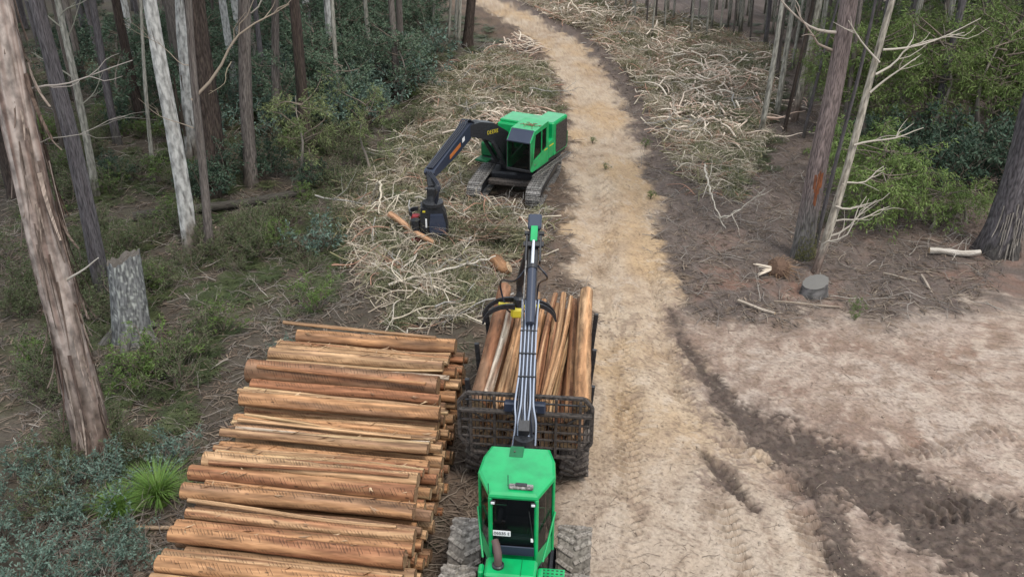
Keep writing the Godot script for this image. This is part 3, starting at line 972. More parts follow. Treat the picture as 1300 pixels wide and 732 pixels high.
func build_cab(f: Node3D) -> void:
	var cab := part("cab", f)
	# plan of the cab, clockwise from the front: narrow front, wide shoulders behind the middle
	var plan := [Vector2(-0.45, 0.74), Vector2(0.45, 0.74), Vector2(0.74, 0.10), Vector2(0.70, -0.36), Vector2(0.58, -0.72), Vector2(-0.58, -0.72), Vector2(-0.70, -0.36), Vector2(-0.74, 0.10)]
	var flat := Transform3D(Basis(Vector3.RIGHT, PI / 2), Vector3.ZERO)
	# roof: a dished green plate with a rolled edge
	var rf := MB.new()
	var rings := [[1.0, 3.50], [1.02, 3.545], [1.0, 3.59], [0.93, 3.625], [0.78, 3.635], [0.0, 3.655]]
	for k in rings.size() - 1:
		for j in plan.size():
			var p: Vector2 = plan[j]
			var q: Vector2 = plan[(j + 1) % plan.size()]
			var a0 := Vector3(p.x * rings[k][0], rings[k][1], p.y * rings[k][0]); var b0 := Vector3(q.x * rings[k][0], rings[k][1], q.y * rings[k][0])
			var a1 := Vector3(p.x * rings[k + 1][0], rings[k + 1][1], p.y * rings[k + 1][0]); var b1 := Vector3(q.x * rings[k + 1][0], rings[k + 1][1], q.y * rings[k + 1][0])
			if rings[k + 1][0] > 0.01: rf.quad(a0, b0, b1, a1, Color.WHITE)
			else: rf.tri(a0, b0, a1, Color.WHITE)
	for j in plan.size():
		var p: Vector2 = plan[j]
		var q: Vector2 = plan[(j + 1) % plan.size()]
		rf.tri(Vector3(q.x, 3.5, q.y), Vector3(p.x, 3.5, p.y), Vector3(0, 3.5, 0), Color.WHITE)
	var roof := put("roof", rf.mesh(), mats.green_paint, cab)
	one_box("hatch_plate", cab, "dark_green_paint", at(-0.06, 3.642, -0.52), Vector3(0.27, 0.02, 0.34), 0.008)
	one_rod("hatch_bolt", cab, "rust_pipe", Vector3(-0.1, 3.65, -0.5), Vector3(-0.1, 3.672, -0.5), 0.018, 8)
	one_rod("aerial", cab, "black_steel", Vector3(-0.12, 3.63, 0.52), Vector3(-0.12, 3.9, 0.53), 0.008, 6)
	one_rod("aerial", cab, "black_steel", Vector3(-0.47, 3.52, 0.7), Vector3(-0.47, 3.82, 0.71), 0.008, 6)
	var lb := part("light_bar", cab)
	one_box("light_bar_case", lb, "worn_steel", at(0.13, 3.665, 0.56), Vector3(0.46, 0.07, 0.13), 0.03)
	one_box("light_bar_cap", lb, "black_steel", at(0.13, 3.71, 0.545), Vector3(0.22, 0.03, 0.08), 0.012)
	# posts between the panes
	var low := 1.75
	var foot := 2.28
	for j in plan.size():
		var p: Vector2 = plan[j]
		var y0: float = low
		var w := 0.075 if j < 2 else 0.06
		one_bar("pillar", cab, "green_paint" if j < 4 or j > 6 else "dark_green_paint", Vector3(p.x * 0.97, y0, p.y * 0.97), Vector3(p.x * 0.97, 3.52, p.y * 0.97), w, w, Vector3(-p.y, 0, p.x).normalized(), 0.018)
	# skirts and panes
	for j in plan.size():
		var p: Vector2 = plan[j] * 0.965
		var q: Vector2 = plan[(j + 1) % plan.size()] * 0.965
		var e := 0.045 / p.distance_to(q)
		var a := p.lerp(q, e)
		var b := p.lerp(q, 1.0 - e)
		var sill := 2.30 if j == 0 else 2.15
		pane("windscreen" if j == 0 else "side_window" if j != 4 else "rear_window", cab, Vector3(a.x, sill, a.y), Vector3(b.x, sill, b.y), Vector3(b.x, 3.49, b.y), Vector3(a.x, 3.49, a.y))
		pane("cab_skirt", cab, Vector3(a.x, low, a.y), Vector3(b.x, low, b.y), Vector3(b.x, sill - 0.01, b.y), Vector3(a.x, sill - 0.01, a.y), "green_paint", 0.02)
		pane("cab_lining", cab, Vector3(a.x * 0.96, low, a.y * 0.96), Vector3(b.x * 0.96, low, b.y * 0.96), Vector3(b.x * 0.96, sill - 0.02, b.y * 0.96), Vector3(a.x * 0.96, sill - 0.02, a.y * 0.96), "black_cloth", 0.01)
	# slanting grab rails along the sides
	for s in [-1.0, 1.0]:
		one_rod("grab_rail", cab, "green_paint", Vector3(s * 0.76, 2.75, 0.12), Vector3(s * 0.58, 2.1, 0.82), 0.022, 8)
	# inside: floor, dash, seat
	one_box("cab_floor", cab, "black_cloth", at(0, 1.74, 0), Vector3(1.1, 0.06, 1.2), 0.01)
	one_box("dashboard", cab, "boom_blue", at(0.0, 2.42, 0.60), Vector3(0.80, 0.22, 0.16), 0.04)
	var seat := part("seat", cab)
	one_box("cushion", seat, "black_cloth", at(0, 2.2, -0.05), Vector3(0.5, 0.14, 0.5), 0.05)
	one_box("backrest", seat, "black_cloth", Transform3D(Basis(Vector3.RIGHT, -0.16), Vector3(0, 2.62, -0.34)), Vector3(0.48, 0.76, 0.13), 0.05)
	one_box("headrest", seat, "black_cloth", at(0, 3.08, -0.42), Vector3(0.28, 0.2, 0.1), 0.04)
	one_box("armrest", seat, "black_steel", at(-0.34, 2.42, -0.02), Vector3(0.1, 0.08, 0.42), 0.03)
	one_box("armrest", seat, "black_steel", at(0.34, 2.42, -0.02), Vector3(0.1, 0.08, 0.42), 0.03)
	# work lamps, number plate and labels on the glass
	for s in [-1.0, 1.0]:
		var lamp := part("work_lamp", cab)
		one_box("lamp_case", lamp, "black_steel", at(s * 0.38, 3.43, 0.755), Vector3(0.1, 0.07, 0.07), 0.02)
		one_box("lamp_lens", lamp, "lamp_glass", at(s * 0.38, 3.435, 0.797), Vector3(0.07, 0.05, 0.012), 0.005)
	var plate := part("number_plate", cab)
	one_box("plate", plate, "white_print", at(-0.22, 2.66, 0.733), Vector3(0.34, 0.13, 0.008), 0.002)
	lettering("06535 E", plate, "black_print", Transform3D(Basis(), Vector3(-0.22, 2.66, 0.741)), 0.088)
	for s in [-1.0, 1.0]:
		one_box("window_hinge", cab, "white_print", at(s * 0.36, 2.42 + (0.12 if s > 0 else -0.04), 0.738), Vector3(0.05, 0.09, 0.02), 0.006)
	one_box("wiper", cab, "black_steel", Transform3D(Basis(Vector3.BACK, 0.12), Vector3(0.34, 2.9, 0.74)), Vector3(0.018, 0.7, 0.014), 0.004)
	one_box("lower_screen", cab, "boom_blue", at(0.0, 2.26, 0.748), Vector3(0.80, 0.22, 0.03), 0.01)


func build_headboard(f: Node3D) -> void:
	var hb := part("headboard", f)
	hb.position = Vector3(REAR_X, 0, -3.62)
	var lo := 1.2
	var hi := 2.88
	var w := 1.56
	# frame with cut lower corners
	var rim := [Vector2(-w, hi - 0.24), Vector2(-w + 0.2, hi), Vector2(w - 0.2, hi), Vector2(w, hi - 0.24), Vector2(w, lo + 0.45), Vector2(w - 0.32, lo), Vector2(-w + 0.32, lo), Vector2(-w, lo + 0.45)]
	for k in rim.size():
		var a: Vector2 = rim[k]
		var b: Vector2 = rim[(k + 1) % rim.size()]
		one_bar("frame_bar", hb, "dusty_steel", Vector3(a.x, a.y, 0), Vector3(b.x, b.y, 0), 0.085, 0.09, Vector3.BACK)
	for y in [1.45, 1.68, 1.91, 2.14]:
		one_box("cross_bar", hb, "dusty_steel", at(0, y, 0.02), Vector3(w * 2 - 0.1, 0.05, 0.05), 0.008)
	one_box("top_rail", hb, "dusty_steel", at(0, 2.47, 0.10), Vector3(w * 2 - 0.02, 0.085, 0.13), 0.015)
	one_box("upper_rail", hb, "black_steel", at(0, 2.70, 0.02), Vector3(w * 2 - 0.3, 0.04, 0.04), 0.008)
	for x in [-1.28, -0.72, 0.72, 1.28]:
		one_box("upright", hb, "dusty_steel", at(x, (lo + hi) * 0.5, 0.05), Vector3(0.07, hi - lo - (0.1 if absf(x) > 1.0 else 0.0), 0.06), 0.01)
	var n := 33
	for k in n:
		var x := lerpf(-w + 0.1, w - 0.1, k / (n - 1.0))
		if absf(x) < 0.2: continue
		one_box("grille_bar", hb, "dusty_steel", at(x, (lo + hi) * 0.5 + (0.12 if absf(x) > 1.3 else 0.0), -0.035), Vector3(0.02, hi - lo - (0.45 if absf(x) > 1.3 else 0.06), 0.02), 0.003)
	for s in [-1.0, 1.0]:
		one_bar("brace", hb, "dusty_steel", Vector3(s * 0.95, 2.15, 0.03), Vector3(s * 1.25, 2.42, 0.08), 0.05, 0.05, Vector3.BACK)
		one_box("hose_block", hb, "boom_blue", at(s * 0.33, 2.66, 0.12), Vector3(0.3, 0.26, 0.18), 0.03)
		one_rod("hose_coupling", hb, "chrome", Vector3(s * 0.26, 2.6, 0.2), Vector3(s * 0.26, 2.6, 0.26), 0.03, 10)


func build_crane(f: Node3D) -> void:
	var to_local := f.transform.affine_inverse()
	var cr := part("crane", f)
	# joints given in world metres
	var foot: Vector3 = to_local * Vector3(0.27, 1.1, -17.0)
	var neck: Vector3 = to_local * Vector3(0.27, 2.62, -17.05)
	var elbow: Vector3 = to_local * Vector3(0.57, 5.6, -21.35)
	var tip: Vector3 = to_local * Vector3(0.20, 3.75, -21.95)
	var dir := (elbow - neck).normalized()
	var side := dir.cross(Vector3.UP).normalized()
	var up := side.cross(dir).normalized()
	var mb := MB.new()
	mb.lathe(PackedVector2Array([Vector2(0.0, 0.0), Vector2(0.42, 0.0), Vector2(0.42, 0.25), Vector2(0.26, 0.34), Vector2(0.23, 1.35), Vector2(0.0, 1.4)]), 20, Transform3D(Basis(), foot), Color.WHITE)
	put("slew_tower", mb.mesh(), mats.black_steel, cr)
	# inner boom: a box girder, deepest near its foot
	var bm := MB.new()
	var L := neck.distance_to(elbow)
	var frame := Transform3D(Basis(dir, up, side), neck)
	bm.prism(PackedVector2Array([Vector2(-0.15, -0.16), Vector2(0.9, -0.24), Vector2(L * 0.6, -0.2), Vector2(L, -0.12), Vector2(L + 0.1, 0.02), Vector2(L, 0.12), Vector2(L * 0.55, 0.12), Vector2(0.7, 0.14), Vector2(-0.1, 0.14)]), 0.24, frame, Color.WHITE)
	put("inner_boom", bm.mesh(), mats.black_steel, cr)
	var on := func(s: float, h: float, x: float) -> Vector3: return neck + dir * (s * L) + up * h + side * x
	# knuckle at the top
	for s in [-1.0, 1.0]:
		one_bar("knuckle_plate", cr, "black_steel", on.call(0.80, 0.10, s * 0.17), on.call(0.93, 0.20, s * 0.17), 0.05, 0.24, up)
	one_bar("knuckle_cover", cr, "green_paint", on.call(0.90, 0.22, 0.0), on.call(0.985, 0.20, 0.0), 0.17, 0.12, up)
	one_bar("knuckle_head", cr, "boom_blue", on.call(0.975, 0.16, 0.0), on.call(1.06, 0.12, 0.0), 0.34, 0.16, up, 0.04)
	one_bar("knuckle_cross_plate", cr, "black_steel", on.call(0.875, 0.2, 0.0), on.call(0.90, 0.2, 0.0), 0.5, 0.1, up)
	one_rod("knuckle_pin", cr, "black_steel", on.call(0.97, 0.0, -0.24), on.call(0.97, 0.0, 0.24), 0.06, 12)
	# the knuckle cylinder on top of the boom
	one_rod("cylinder_rod", cr, "chrome", on.call(0.73, 0.30, 0.0), on.call(0.90, 0.27, 0.0), 0.045, 14)
	one_rod("cylinder_barrel", cr, "boom_blue", on.call(0.47, 0.30, 0.02), on.call(0.75, 0.30, 0.0), 0.105, 18)
	one_rod("cylinder_gland", cr, "black_steel", on.call(0.745, 0.30, 0.0), on.call(0.765, 0.30, 0.0), 0.125, 18)
	# hoses lie along the boom from the slew tower to the knuckle
	for k in 9:
		var x := (k - 4) * 0.043
		var mat := "pale_hose" if k % 2 == 0 else "hose"
		var wob := rng.randf_range(-0.02, 0.02)
		hose("hose", cr, mat, [on.call(-0.06, -0.35 + 0.02 * k, x * 1.5), on.call(0.02, 0.10, x * 1.3 + wob * 2.0), on.call(0.10, 0.20, x * 1.2 - wob), on.call(0.24, 0.175, x), on.call(0.36, 0.175, x), on.call(0.46, 0.18 + 0.01 * (k % 3), x), on.call(0.60, 0.14 if absf(x) < 0.1 else 0.17, clampf(x * 1.4, -0.19, 0.19))], 0.021)
	for q in [0.22, 0.33, 0.44]:
		one_bar("hose_clamp", cr, "black_steel", on.call(q, 0.19, 0.0), on.call(q + 0.006, 0.19, 0.0), 0.40, 0.07, up)
	one_rod("pressure_pipe", cr, "worn_steel", on.call(0.46, 0.2, -0.17), on.call(0.80, 0.2, -0.16), 0.022, 8)
	for s in [-1.0, 1.0]:
		one_rod("lift_cylinder", cr, "black_steel", on.call(0.02, -0.55, s * 0.15), on.call(0.34, -0.22, s * 0.12), 0.08, 14)
	# outer boom folded down behind the inner one, with loops of hose to the rotator
	one_bar("outer_boom", cr, "black_steel", elbow - up * 0.02, tip, 0.2, 0.24, side.cross((tip - elbow).normalized()), 0.03)
	one_bar("outer_boom_head", cr, "black_steel", tip + Vector3(0, 0.1, 0), tip - Vector3(0, 0.22, 0), 0.16, 0.16, side, 0.03)
	hose("loop_hose", cr, "hose", [on.call(0.80, -0.02, -0.12), on.call(0.74, -0.25, -0.42), tip + Vector3(-0.5, 0.05, 0.1), tip + Vector3(-0.32, -0.75, 0.1), tip + Vector3(-0.1, -0.85, 0)], 0.026)
	hose("loop_hose", cr, "hose", [on.call(0.80, -0.02, 0.12), on.call(0.76, -0.25, 0.36), tip + Vector3(0.52, 0.05, 0.1), tip + Vector3(0.42, -0.6, 0.1), tip + Vector3(0.1, -0.85, 0)], 0.026)
	# rotator and grapple hanging over the load
	var gr := part("grapple", f)
	var hang := tip - Vector3(0, 0.25, 0)
	var c := hang - Vector3(0, 0.58, 0)
	var rt := MB.new()
	rt.lathe(PackedVector2Array([Vector2(0.0, -0.42), Vector2(0.16, -0.42), Vector2(0.16, -0.18), Vector2(0.1, -0.12), Vector2(0.07, 0.05), Vector2(0.0, 0.06)]), 16, Transform3D(Basis(), hang), Color.WHITE)
	put("rotator", rt.mesh(), mats.black_steel, gr)
	one_box("grapple_body", gr, "yellow_paint", Transform3D(Basis(Vector3.UP, 0.1), c + Vector3(-0.06, 0.02, 0.05)), Vector3(0.34, 0.3, 0.36), 0.06)
	for s in [-1.0, 1.0]:
		for zz in [-0.2, 0.2] if s < 0.0 else [-0.1, 0.1]:
			var o2 := PackedVector2Array()
			var inn := PackedVector2Array()
			for k in 11:
				var t := k / 10.0
				var an := lerpf(1.75, 0.05, t)
				var th := lerpf(0.15, 0.05, t)
				o2.append(Vector2(0.12 + 0.80 * (cos(an) * 0.94 + 0.17), -0.42 + 0.62 * sin(an)))
				inn.append(Vector2(0.12 + (0.80 - th) * (cos(an) * 0.94 + 0.17), -0.42 + (0.62 - th) * sin(an)))
			inn.reverse()
			o2.append_array(inn)
			var m := MB.new()
			var b := Basis(Vector3.UP, 0.12)
			if s < 0: b = Basis(Vector3.UP, PI + 0.12)
			m.prism(o2, 0.07, Transform3D(b, c) * at(0, 0.12, zz), Color.WHITE)
			put("tine", m.mesh(), mats.black_steel, gr)
		one_rod("tine_cylinder", gr, "yellow_paint", c + Vector3(s * 0.12, 0.2, 0.1), c + Vector3(s * 0.55, 0.22, 0.08), 0.06, 12)


func build_load() -> void:
	# logs packed across the bunk, seen end on; s is across, height above the ground
	var base := Transform3D(Basis(Vector3.UP, FORWARDER_TURN), FORWARDER_AT) * at(REAR_X, 0, 0)
	var laid := []
	var stakes := 0
	var y := 1.28
	for course in 4:
		var s := -1.22 + 0.08 * (course % 2)
		while s < 1.26:
			var r := rng.randf_range(0.085, 0.15)
			var w := settle(laid, s, r, 0.09, y)
			if w[1] < 2.2 and absf(w[0]) < 1.38 - r: laid.append([w[0], w[1], r, ["orange", "tan", "red-brown", "brown"][rng.randi() % 4]])
			s += r * 2.1
	var lower := laid.size()
	# the logs on top, across the bunk: place, thickness, tone, yaw, how far they run back
	var top := [[-1.2, 0.31, "red-brown", -0.005, 0.75], [-0.93, 0.155, "whitish", 0.02, -0.9], [-0.72, 0.12, "orange", 0.02, 0.1], [-0.53, 0.105, "tan", 0.02, 0.3], [-0.36, 0.11, "orange", 0.01, 0.45], [-0.16, 0.12, "tan", 0.0, 0.5], [0.06, 0.13, "orange", -0.01, 0.3], [0.25, 0.12, "red-brown", 0.03, 0.5], [0.44, 0.13, "orange", 0.03, 0.4], [0.58, 0.10, "tan", 0.06, 0.1], [0.74, 0.095, "pale yellow", 0.08, -0.2], [0.92, 0.18, "orange", -0.02, 0.4], [1.08, 0.12, "brown", -0.03, 0.2], [1.24, 0.29, "orange", -0.015, 0.2]]
	for q in top:
		var w := settle(laid, q[0], q[1] * 0.74, 0.03, y)
		laid.append([w[0], w[1], q[1] * 0.74, q[2]])
	for i in range(stakes, laid.size()):
		var l: Array = laid[i]
		var label: String = l[3] + " log in the lower layers of the forwarder's load, behind the headboard"
		var group := "logs low in the forwarder's load"
		var yaw := rng.randf_range(-0.012, 0.012)
		var far := -9.2 + rng.randf_range(-0.3, 0.3)
		var near := -3.74 - rng.randf_range(0.0, 0.12)
		if i >= lower:
			var q: Array = top[i - lower]
			label = "%s log on the forwarder's load, %s across from the log stack side" % [("thick " if q[1] > 0.16 else "slim " if q[1] < 0.11 else "") + q[2], ORDINAL[i - lower]]
			group = "logs on top of the forwarder's load"
			yaw = q[3]
			far = -9.2 - q[4]
			near = -3.76 - (0.1 if i % 3 == 0 else 0.0) + (0.06 if i == lower else 0.0)
			if i == lower + 1: near = -3.9
		var pivot := Vector3(l[0], l[1], -6.4)
		var d := Vector3(0, rng.randf_range(-0.008, 0.008), -1).rotated(Vector3.UP, -yaw)
		var a: Vector3 = base * (pivot + d * (near + 6.4) * -1.0)
		var b: Vector3 = base * (pivot + d * -(far + 6.4))
		make_log(a, b, l[2], l[2] * 0.84, l[3], label, group)


# ------------------------------------------------------------------ the harvester: +z is the way its cab faces
func build_harvester() -> void:
	var h := thing("tracked_harvester", "green tracked harvester reaching a black boom over the branch heap", "harvester", Vector3(0.25, 0.0, -38.85), -0.47)
	# undercarriage, turned a little against the upper body
	var uc := part("undercarriage", h)
	uc.rotation.y = 0.24
	one_box("centre_frame", uc, "black_steel", at(0, 0.72, 0.1), Vector3(2.0, 0.42, 1.9), 0.08)
	one_box("cross_member", uc, "dusty_steel", at(0, 0.66, 1.5), Vector3(1.9, 0.26, 0.3), 0.06)
	var ring := MB.new()
	ring.lathe(PackedVector2Array([Vector2(0.0, 0.9), Vector2(0.75, 0.9), Vector2(0.75, 1.2), Vector2(0.0, 1.2)]), 24, Transform3D(), Color.WHITE)
	put("slew_ring", ring.mesh(), mats.black_steel, uc)
	for s in [-1.0, 1.0]:
		var tr := part("crawler_track", h)
		tr.position = Vector3(s * 1.26, 0, 0.3).rotated(Vector3.UP, 0.24)
		tr.rotation.y = 0.24
		one_box("track_frame", tr, "black_steel", at(0, 0.48, 0), Vector3(0.42, 0.42, 3.8), 0.1)
		var reach := 2.05
		var r := 0.42
		var loop := 2.0 * (2.0 * reach) + TAU * r
		var n := 46
		for k in n:
			var d := loop * k / n
			var p := Vector3()
			var ang := 0.0
			if d < 2.0 * reach: p = Vector3(0, 0.47 + r, -reach + d)
			elif d < 2.0 * reach + PI * r:
				ang = (d - 2.0 * reach) / r
				p = Vector3(0, 0.47 + r * cos(ang), reach + r * sin(ang))
			elif d < 4.0 * reach + PI * r:
				ang = PI
				p = Vector3(0, 0.47 - r, reach - (d - 2.0 * reach - PI * r))
			else:
				ang = PI + (d - 4.0 * reach - PI * r) / r
				p = Vector3(0, 0.47 + r * cos(ang), -reach + r * sin(ang))
			var sh := MB.new()
			var x := Transform3D(Basis(Vector3.RIGHT, ang), p)
			sh.box(x, Vector3(0.62, 0.04, loop / n * 0.90), Color.WHITE, 0.008)
			sh.box(x * at(0, 0.04, 0.035), Vector3(0.60, 0.05, 0.03), Color.WHITE, 0.008)
			put("track_shoe", sh.mesh(), mats.worn_steel, tr)
		for zz in [-reach, reach]:
			one_rod("idler_wheel", tr, "black_steel", Vector3(-0.14, 0.47, zz), Vector3(0.14, 0.47, zz), r - 0.05, 20)
	# upper body
	var body := part("upper_body", h)
	one_box("deck", body, "black_steel", at(0.05, 1.3, -0.5), Vector3(2.7, 0.24, 3.0), 0.05)
	one_box("engine_cover", body, "green_paint", at(-0.42, 1.98, -1.28), Vector3(1.75, 1.12, 1.5), 0.06)
	one_box("engine_top", body, "green_paint", at(-0.42, 2.58, -1.35), Vector3(1.7, 0.14, 1.25), 0.05)
	one_box("radiator_house", body, "green_paint", at(0.95, 2.12, -1.28), Vector3(0.98, 1.5, 1.5), 0.06)
	one_box("radiator_grille", body, "dusty_steel", at(1.447, 2.08, -1.38), Vector3(0.02, 1.28, 1.15), 0.005)
	one_box("counterweight", body, "dark_green_paint", at(0.05, 1.75, -2.14), Vector3(2.7, 0.72, 0.25), 0.1)
	one_box("side_tank", body, "dark_green_paint", at(-1.1, 1.7, 0.25), Vector3(0.62, 0.62, 1.1), 0.06)
	one_box("side_tank_step", body, "dark_green_paint", at(-1.1, 1.36, 1.05), Vector3(0.62, 0.1, 0.6), 0.03)
	one_box("tool_locker", body, "green_paint", at(0.95, 1.78, -0.36), Vector3(0.96, 0.82, 0.50), 0.04)
	one_box("body_stripe", body, "yellow_paint", at(1.436, 1.95, -0.38), Vector3(0.012, 0.05, 0.42), 0.003)
	one_box("rear_skirt", body, "green_paint", at(1.445, 1.46, -1.3), Vector3(0.02, 0.1, 1.4), 0.004)
	# running board of steel mesh along the cab side
	var wb := part("running_board", h)
	for xx in [1.50, 1.72]:
		one_box("board_rail", wb, "worn_steel", at(xx, 1.2, -0.1), Vector3(0.03, 0.05, 3.5), 0.006)
	for k in 18:
		one_box("board_rung", wb, "worn_steel", at(1.61, 1.2, -1.8 + k * 0.2), Vector3(0.2, 0.03, 0.03), 0.004)
	# cab with a sloped skylight in front
	var cab := part("cab", h)
	var sidep := PackedVector2Array([Vector2(-0.05, 1.32), Vector2(1.55, 1.32), Vector2(1.72, 1.45), Vector2(1.72, 2.62), Vector2(1.30, 3.02), Vector2(0.05, 3.10), Vector2(-0.05, 3.02)])
	var toward_x := Basis(Vector3(0, 0, 1), Vector3(0, 1, 0), Vector3(-1, 0, 0))
	for s in [0.36, 1.42]:
		# each side wall is a frame round a window
		var m := MB.new()
		var w := [Vector2(0.16, 2.02), Vector2(1.42, 1.78), Vector2(1.56, 2.56), Vector2(1.24, 2.86), Vector2(0.16, 2.90)]
		for e in [[0, 1, 1, 0], [1, 2, 2, 1], [2, 3, 3, 1], [3, 4, 3, 2], [4, 5, 4, 3], [5, 6, 4, 4], [6, 0, 0, 4]]:
			var pl := PackedVector2Array([sidep[e[0]], sidep[e[1]], w[e[2]]])
			if e[2] != e[3]: pl.append(w[e[3]])
			m.prism(pl, 0.05, Transform3D(toward_x, Vector3(s, 0, 0)), Color.WHITE)
		put("side_wall", m.mesh(), mats.green_paint, cab)
		var g := MB.new()
		g.prism(PackedVector2Array(w), 0.012, Transform3D(toward_x, Vector3(s, 0, 0)), Color.WHITE)
		put("side_window", g.mesh(), mats.tinted_glass, cab)
	one_box("door_post", cab, "green_paint", at(1.42, 2.36, 0.62), Vector3(0.06, 1.0, 0.05), 0.01)
	pane("roof", cab, Vector3(0.33, 3.02, 1.32), Vector3(1.45, 3.02, 1.32), Vector3(1.45, 3.12, 0.0), Vector3(0.33, 3.12, 0.0), "green_paint", 0.05)
	pane("skylight", cab, Vector3(0.38, 2.66, 1.73), Vector3(1.40, 2.66, 1.73), Vector3(1.40, 3.05, 1.30), Vector3(0.38, 3.05, 1.30), "tinted_panel", 0.03)
	one_bar("skylight_visor", cab, "boom_blue", Vector3(0.36, 2.64, 1.75), Vector3(1.42, 2.64, 1.75), 0.08, 0.06)
	pane("front_window", cab, Vector3(0.40, 1.46, 1.715), Vector3(1.38, 1.46, 1.715), Vector3(1.38, 2.60, 1.715), Vector3(0.40, 2.60, 1.715))
	one_box("front_sill", cab, "black_steel", at(0.89, 1.40, 1.70), Vector3(1.10, 0.12, 0.06), 0.02)
	one_box("rear_wall", cab, "dark_green_paint", at(0.89, 2.2, -0.06), Vector3(1.0, 1.7, 0.05), 0.01)
	one_box("cab_floor", cab, "black_cloth", at(0.89, 1.36, 0.82), Vector3(1.0, 0.05, 1.6), 0.01)
	for s in [0.36, 1.42]:
		one_bar("front_post", cab, "black_steel", Vector3(s, 1.4, 1.725), Vector3(s, 2.64, 1.735), 0.05, 0.04, Vector3.BACK)
	var seat := part("seat", cab)
	one_box("cushion", seat, "black_cloth", at(0.89, 1.85, 0.6), Vector3(0.5, 0.14, 0.5), 0.05)
	one_box("backrest", seat, "black_cloth", at(0.89, 2.3, 0.33), Vector3(0.5, 0.8, 0.12), 0.05)
	for q in [[0.55, 1.75], [0.95, 1.58]]:
		one_box("door_handle", cab, "worn_steel", at(1.455, q[1], q[0] + 0.35), Vector3(0.02, 0.05, 0.08), 0.006)
	one_box("side_stripe", cab, "yellow_paint", at(1.452, 1.93, 0.22), Vector3(0.012, 0.05, 0.3), 0.003)
	# twigs dropped on the cab roof
	var tw := MB.new()
	for k in 26:
		var p := Vector3(0.86 + rng.randfn(0.0, 0.2), 3.085 + rng.randf() * 0.03, 0.72 + rng.randfn(0.0, 0.12))
		p.y = 3.12 - p.z * 0.076 + 0.02
		var d := Vector3(rng.randf_range(-1, 1), 0.03, rng.randf_range(-0.5, 0.5)).normalized() * rng.randf_range(0.08, 0.2)
		tw.rod(p, p + d, 0.012, 4, Color(0.22, 0.14, 0.08))
	var debris := put("roof_twigs", tw.mesh(), mats.twig)
	debris.transform = h.transform
	tag(debris, "brown twigs and bark caught on the harvester's cab roof", "twigs", "", "stuff")
	# boom: up and over, then the stick reaching down to the head
	var bm := part("boom", h)
	var to_local := h.transform.affine_inverse()
	var root := Vector3(-0.22, 1.75, 0.75)
	var elbow: Vector3 = to_local * Vector3(-1.87, 3.12, -37.0)
	var wrist: Vector3 = to_local * Vector3(-3.07, 2.72, -33.0)
	var away := Vector3(elbow.x - root.x, 0, elbow.z - root.z).normalized()
	var side := away.cross(Vector3.UP).normalized()
	var fr := Transform3D(Basis(away, Vector3.UP, side), root)
	var span := Vector2(elbow.x - root.x, elbow.z - root.z).length()
	var rise := elbow.y - root.y
	var m1 := MB.new()
	m1.prism(PackedVector2Array([Vector2(-0.25, -0.25), Vector2(0.2, -0.3), Vector2(0.5, 0.35), Vector2(span * 0.55, rise * 0.58), Vector2(span + 0.1, rise - 0.22), Vector2(span + 0.2, rise + 0.05), Vector2(span + 0.05, rise + 0.2), Vector2(span * 0.72, rise + 0.26), Vector2(span * 0.38, rise + 0.08), Vector2(0.05, 0.95), Vector2(-0.3, 0.4)]), 0.46, fr, Color.WHITE)
	put("main_boom", m1.mesh(), mats.black_steel, bm)
	lettering("DEERE", bm, "yellow_paint", Transform3D(Basis(-away, Vector3.UP, -side) if side.dot(Vector3(0, 0, 1)) < 0.0 else Basis(away, Vector3.UP, side), root + away * (span * 0.42) + Vector3(0, rise * 0.80, 0) + side * (0.236 if side.dot(Vector3(1, 0, 0)) > 0 else -0.236)), 0.21)
	for s in [-1.0, 1.0]:
		one_rod("boom_cylinder", bm, "black_steel", root + Vector3(0, -0.45, 0.35) + side * s * 0.3, root + away * (span * 0.45) + Vector3(0, rise * 0.5, 0) + side * s * 0.3, 0.09, 12)
	# the stick: a deep tapered girder
	var sd := (wrist - elbow).normalized()
	var ss := sd.cross(Vector3.UP).normalized()
	var su := ss.cross(sd).normalized()
	var SL := elbow.distance_to(wrist)
	var m2 := MB.new()
	m2.prism(PackedVector2Array([Vector2(-0.45, -0.12), Vector2(0.1, -0.34), Vector2(SL * 0.45, -0.34), Vector2(SL, -0.14), Vector2(SL + 0.1, 0.05), Vector2(SL, 0.14), Vector2(SL * 0.45, 0.24), Vector2(0.1, 0.28), Vector2(-0.5, 0.16)]), 0.42, Transform3D(Basis(sd, su, ss), elbow), Color.WHITE)
	put("stick", m2.mesh(), mats.boom_blue, bm)
	var facing := 1.0 if ss.dot(Vector3(1, 0, 0.3)) > 0 else -1.0
	one_bar("stick_decal", bm, "orange_print", elbow + sd * (SL * 0.32) + ss * 0.213 * facing - su * 0.06, elbow + sd * (SL * 0.62) + ss * 0.213 * facing - su * 0.06, 0.006, 0.17, su, 0.001)
	one_bar("stick_badge", bm, "white_print", elbow + sd * (SL * 0.20) + ss * 0.213 * facing, elbow + sd * (SL * 0.27) + ss * 0.213 * facing, 0.006, 0.17, su, 0.001)
	for k in 4:
		hose("stick_hose", bm, "hose", [root + away * span * 0.7 + Vector3(0, rise * 0.95, 0) + side * (k - 1.5) * 0.09, elbow + Vector3(0, 0.42, 0) + ss * (k - 1.5) * 0.09, elbow + sd * 0.7 + su * 0.36 + ss * (k - 1.5) * 0.08, elbow + sd * SL * 0.7 + su * 0.24 + ss * (k - 1.5) * 0.07, wrist + su * 0.2 + ss * (k - 1.5) * 0.06], 0.03)
	# wrist link and the felling head hanging upright
	var hd := part("felling_head", h)
	var foot: Vector3 = to_local * Vector3(-2.98, 0.2, -32.6)
	var neck := Vector3(foot.x, 1.72, foot.z)
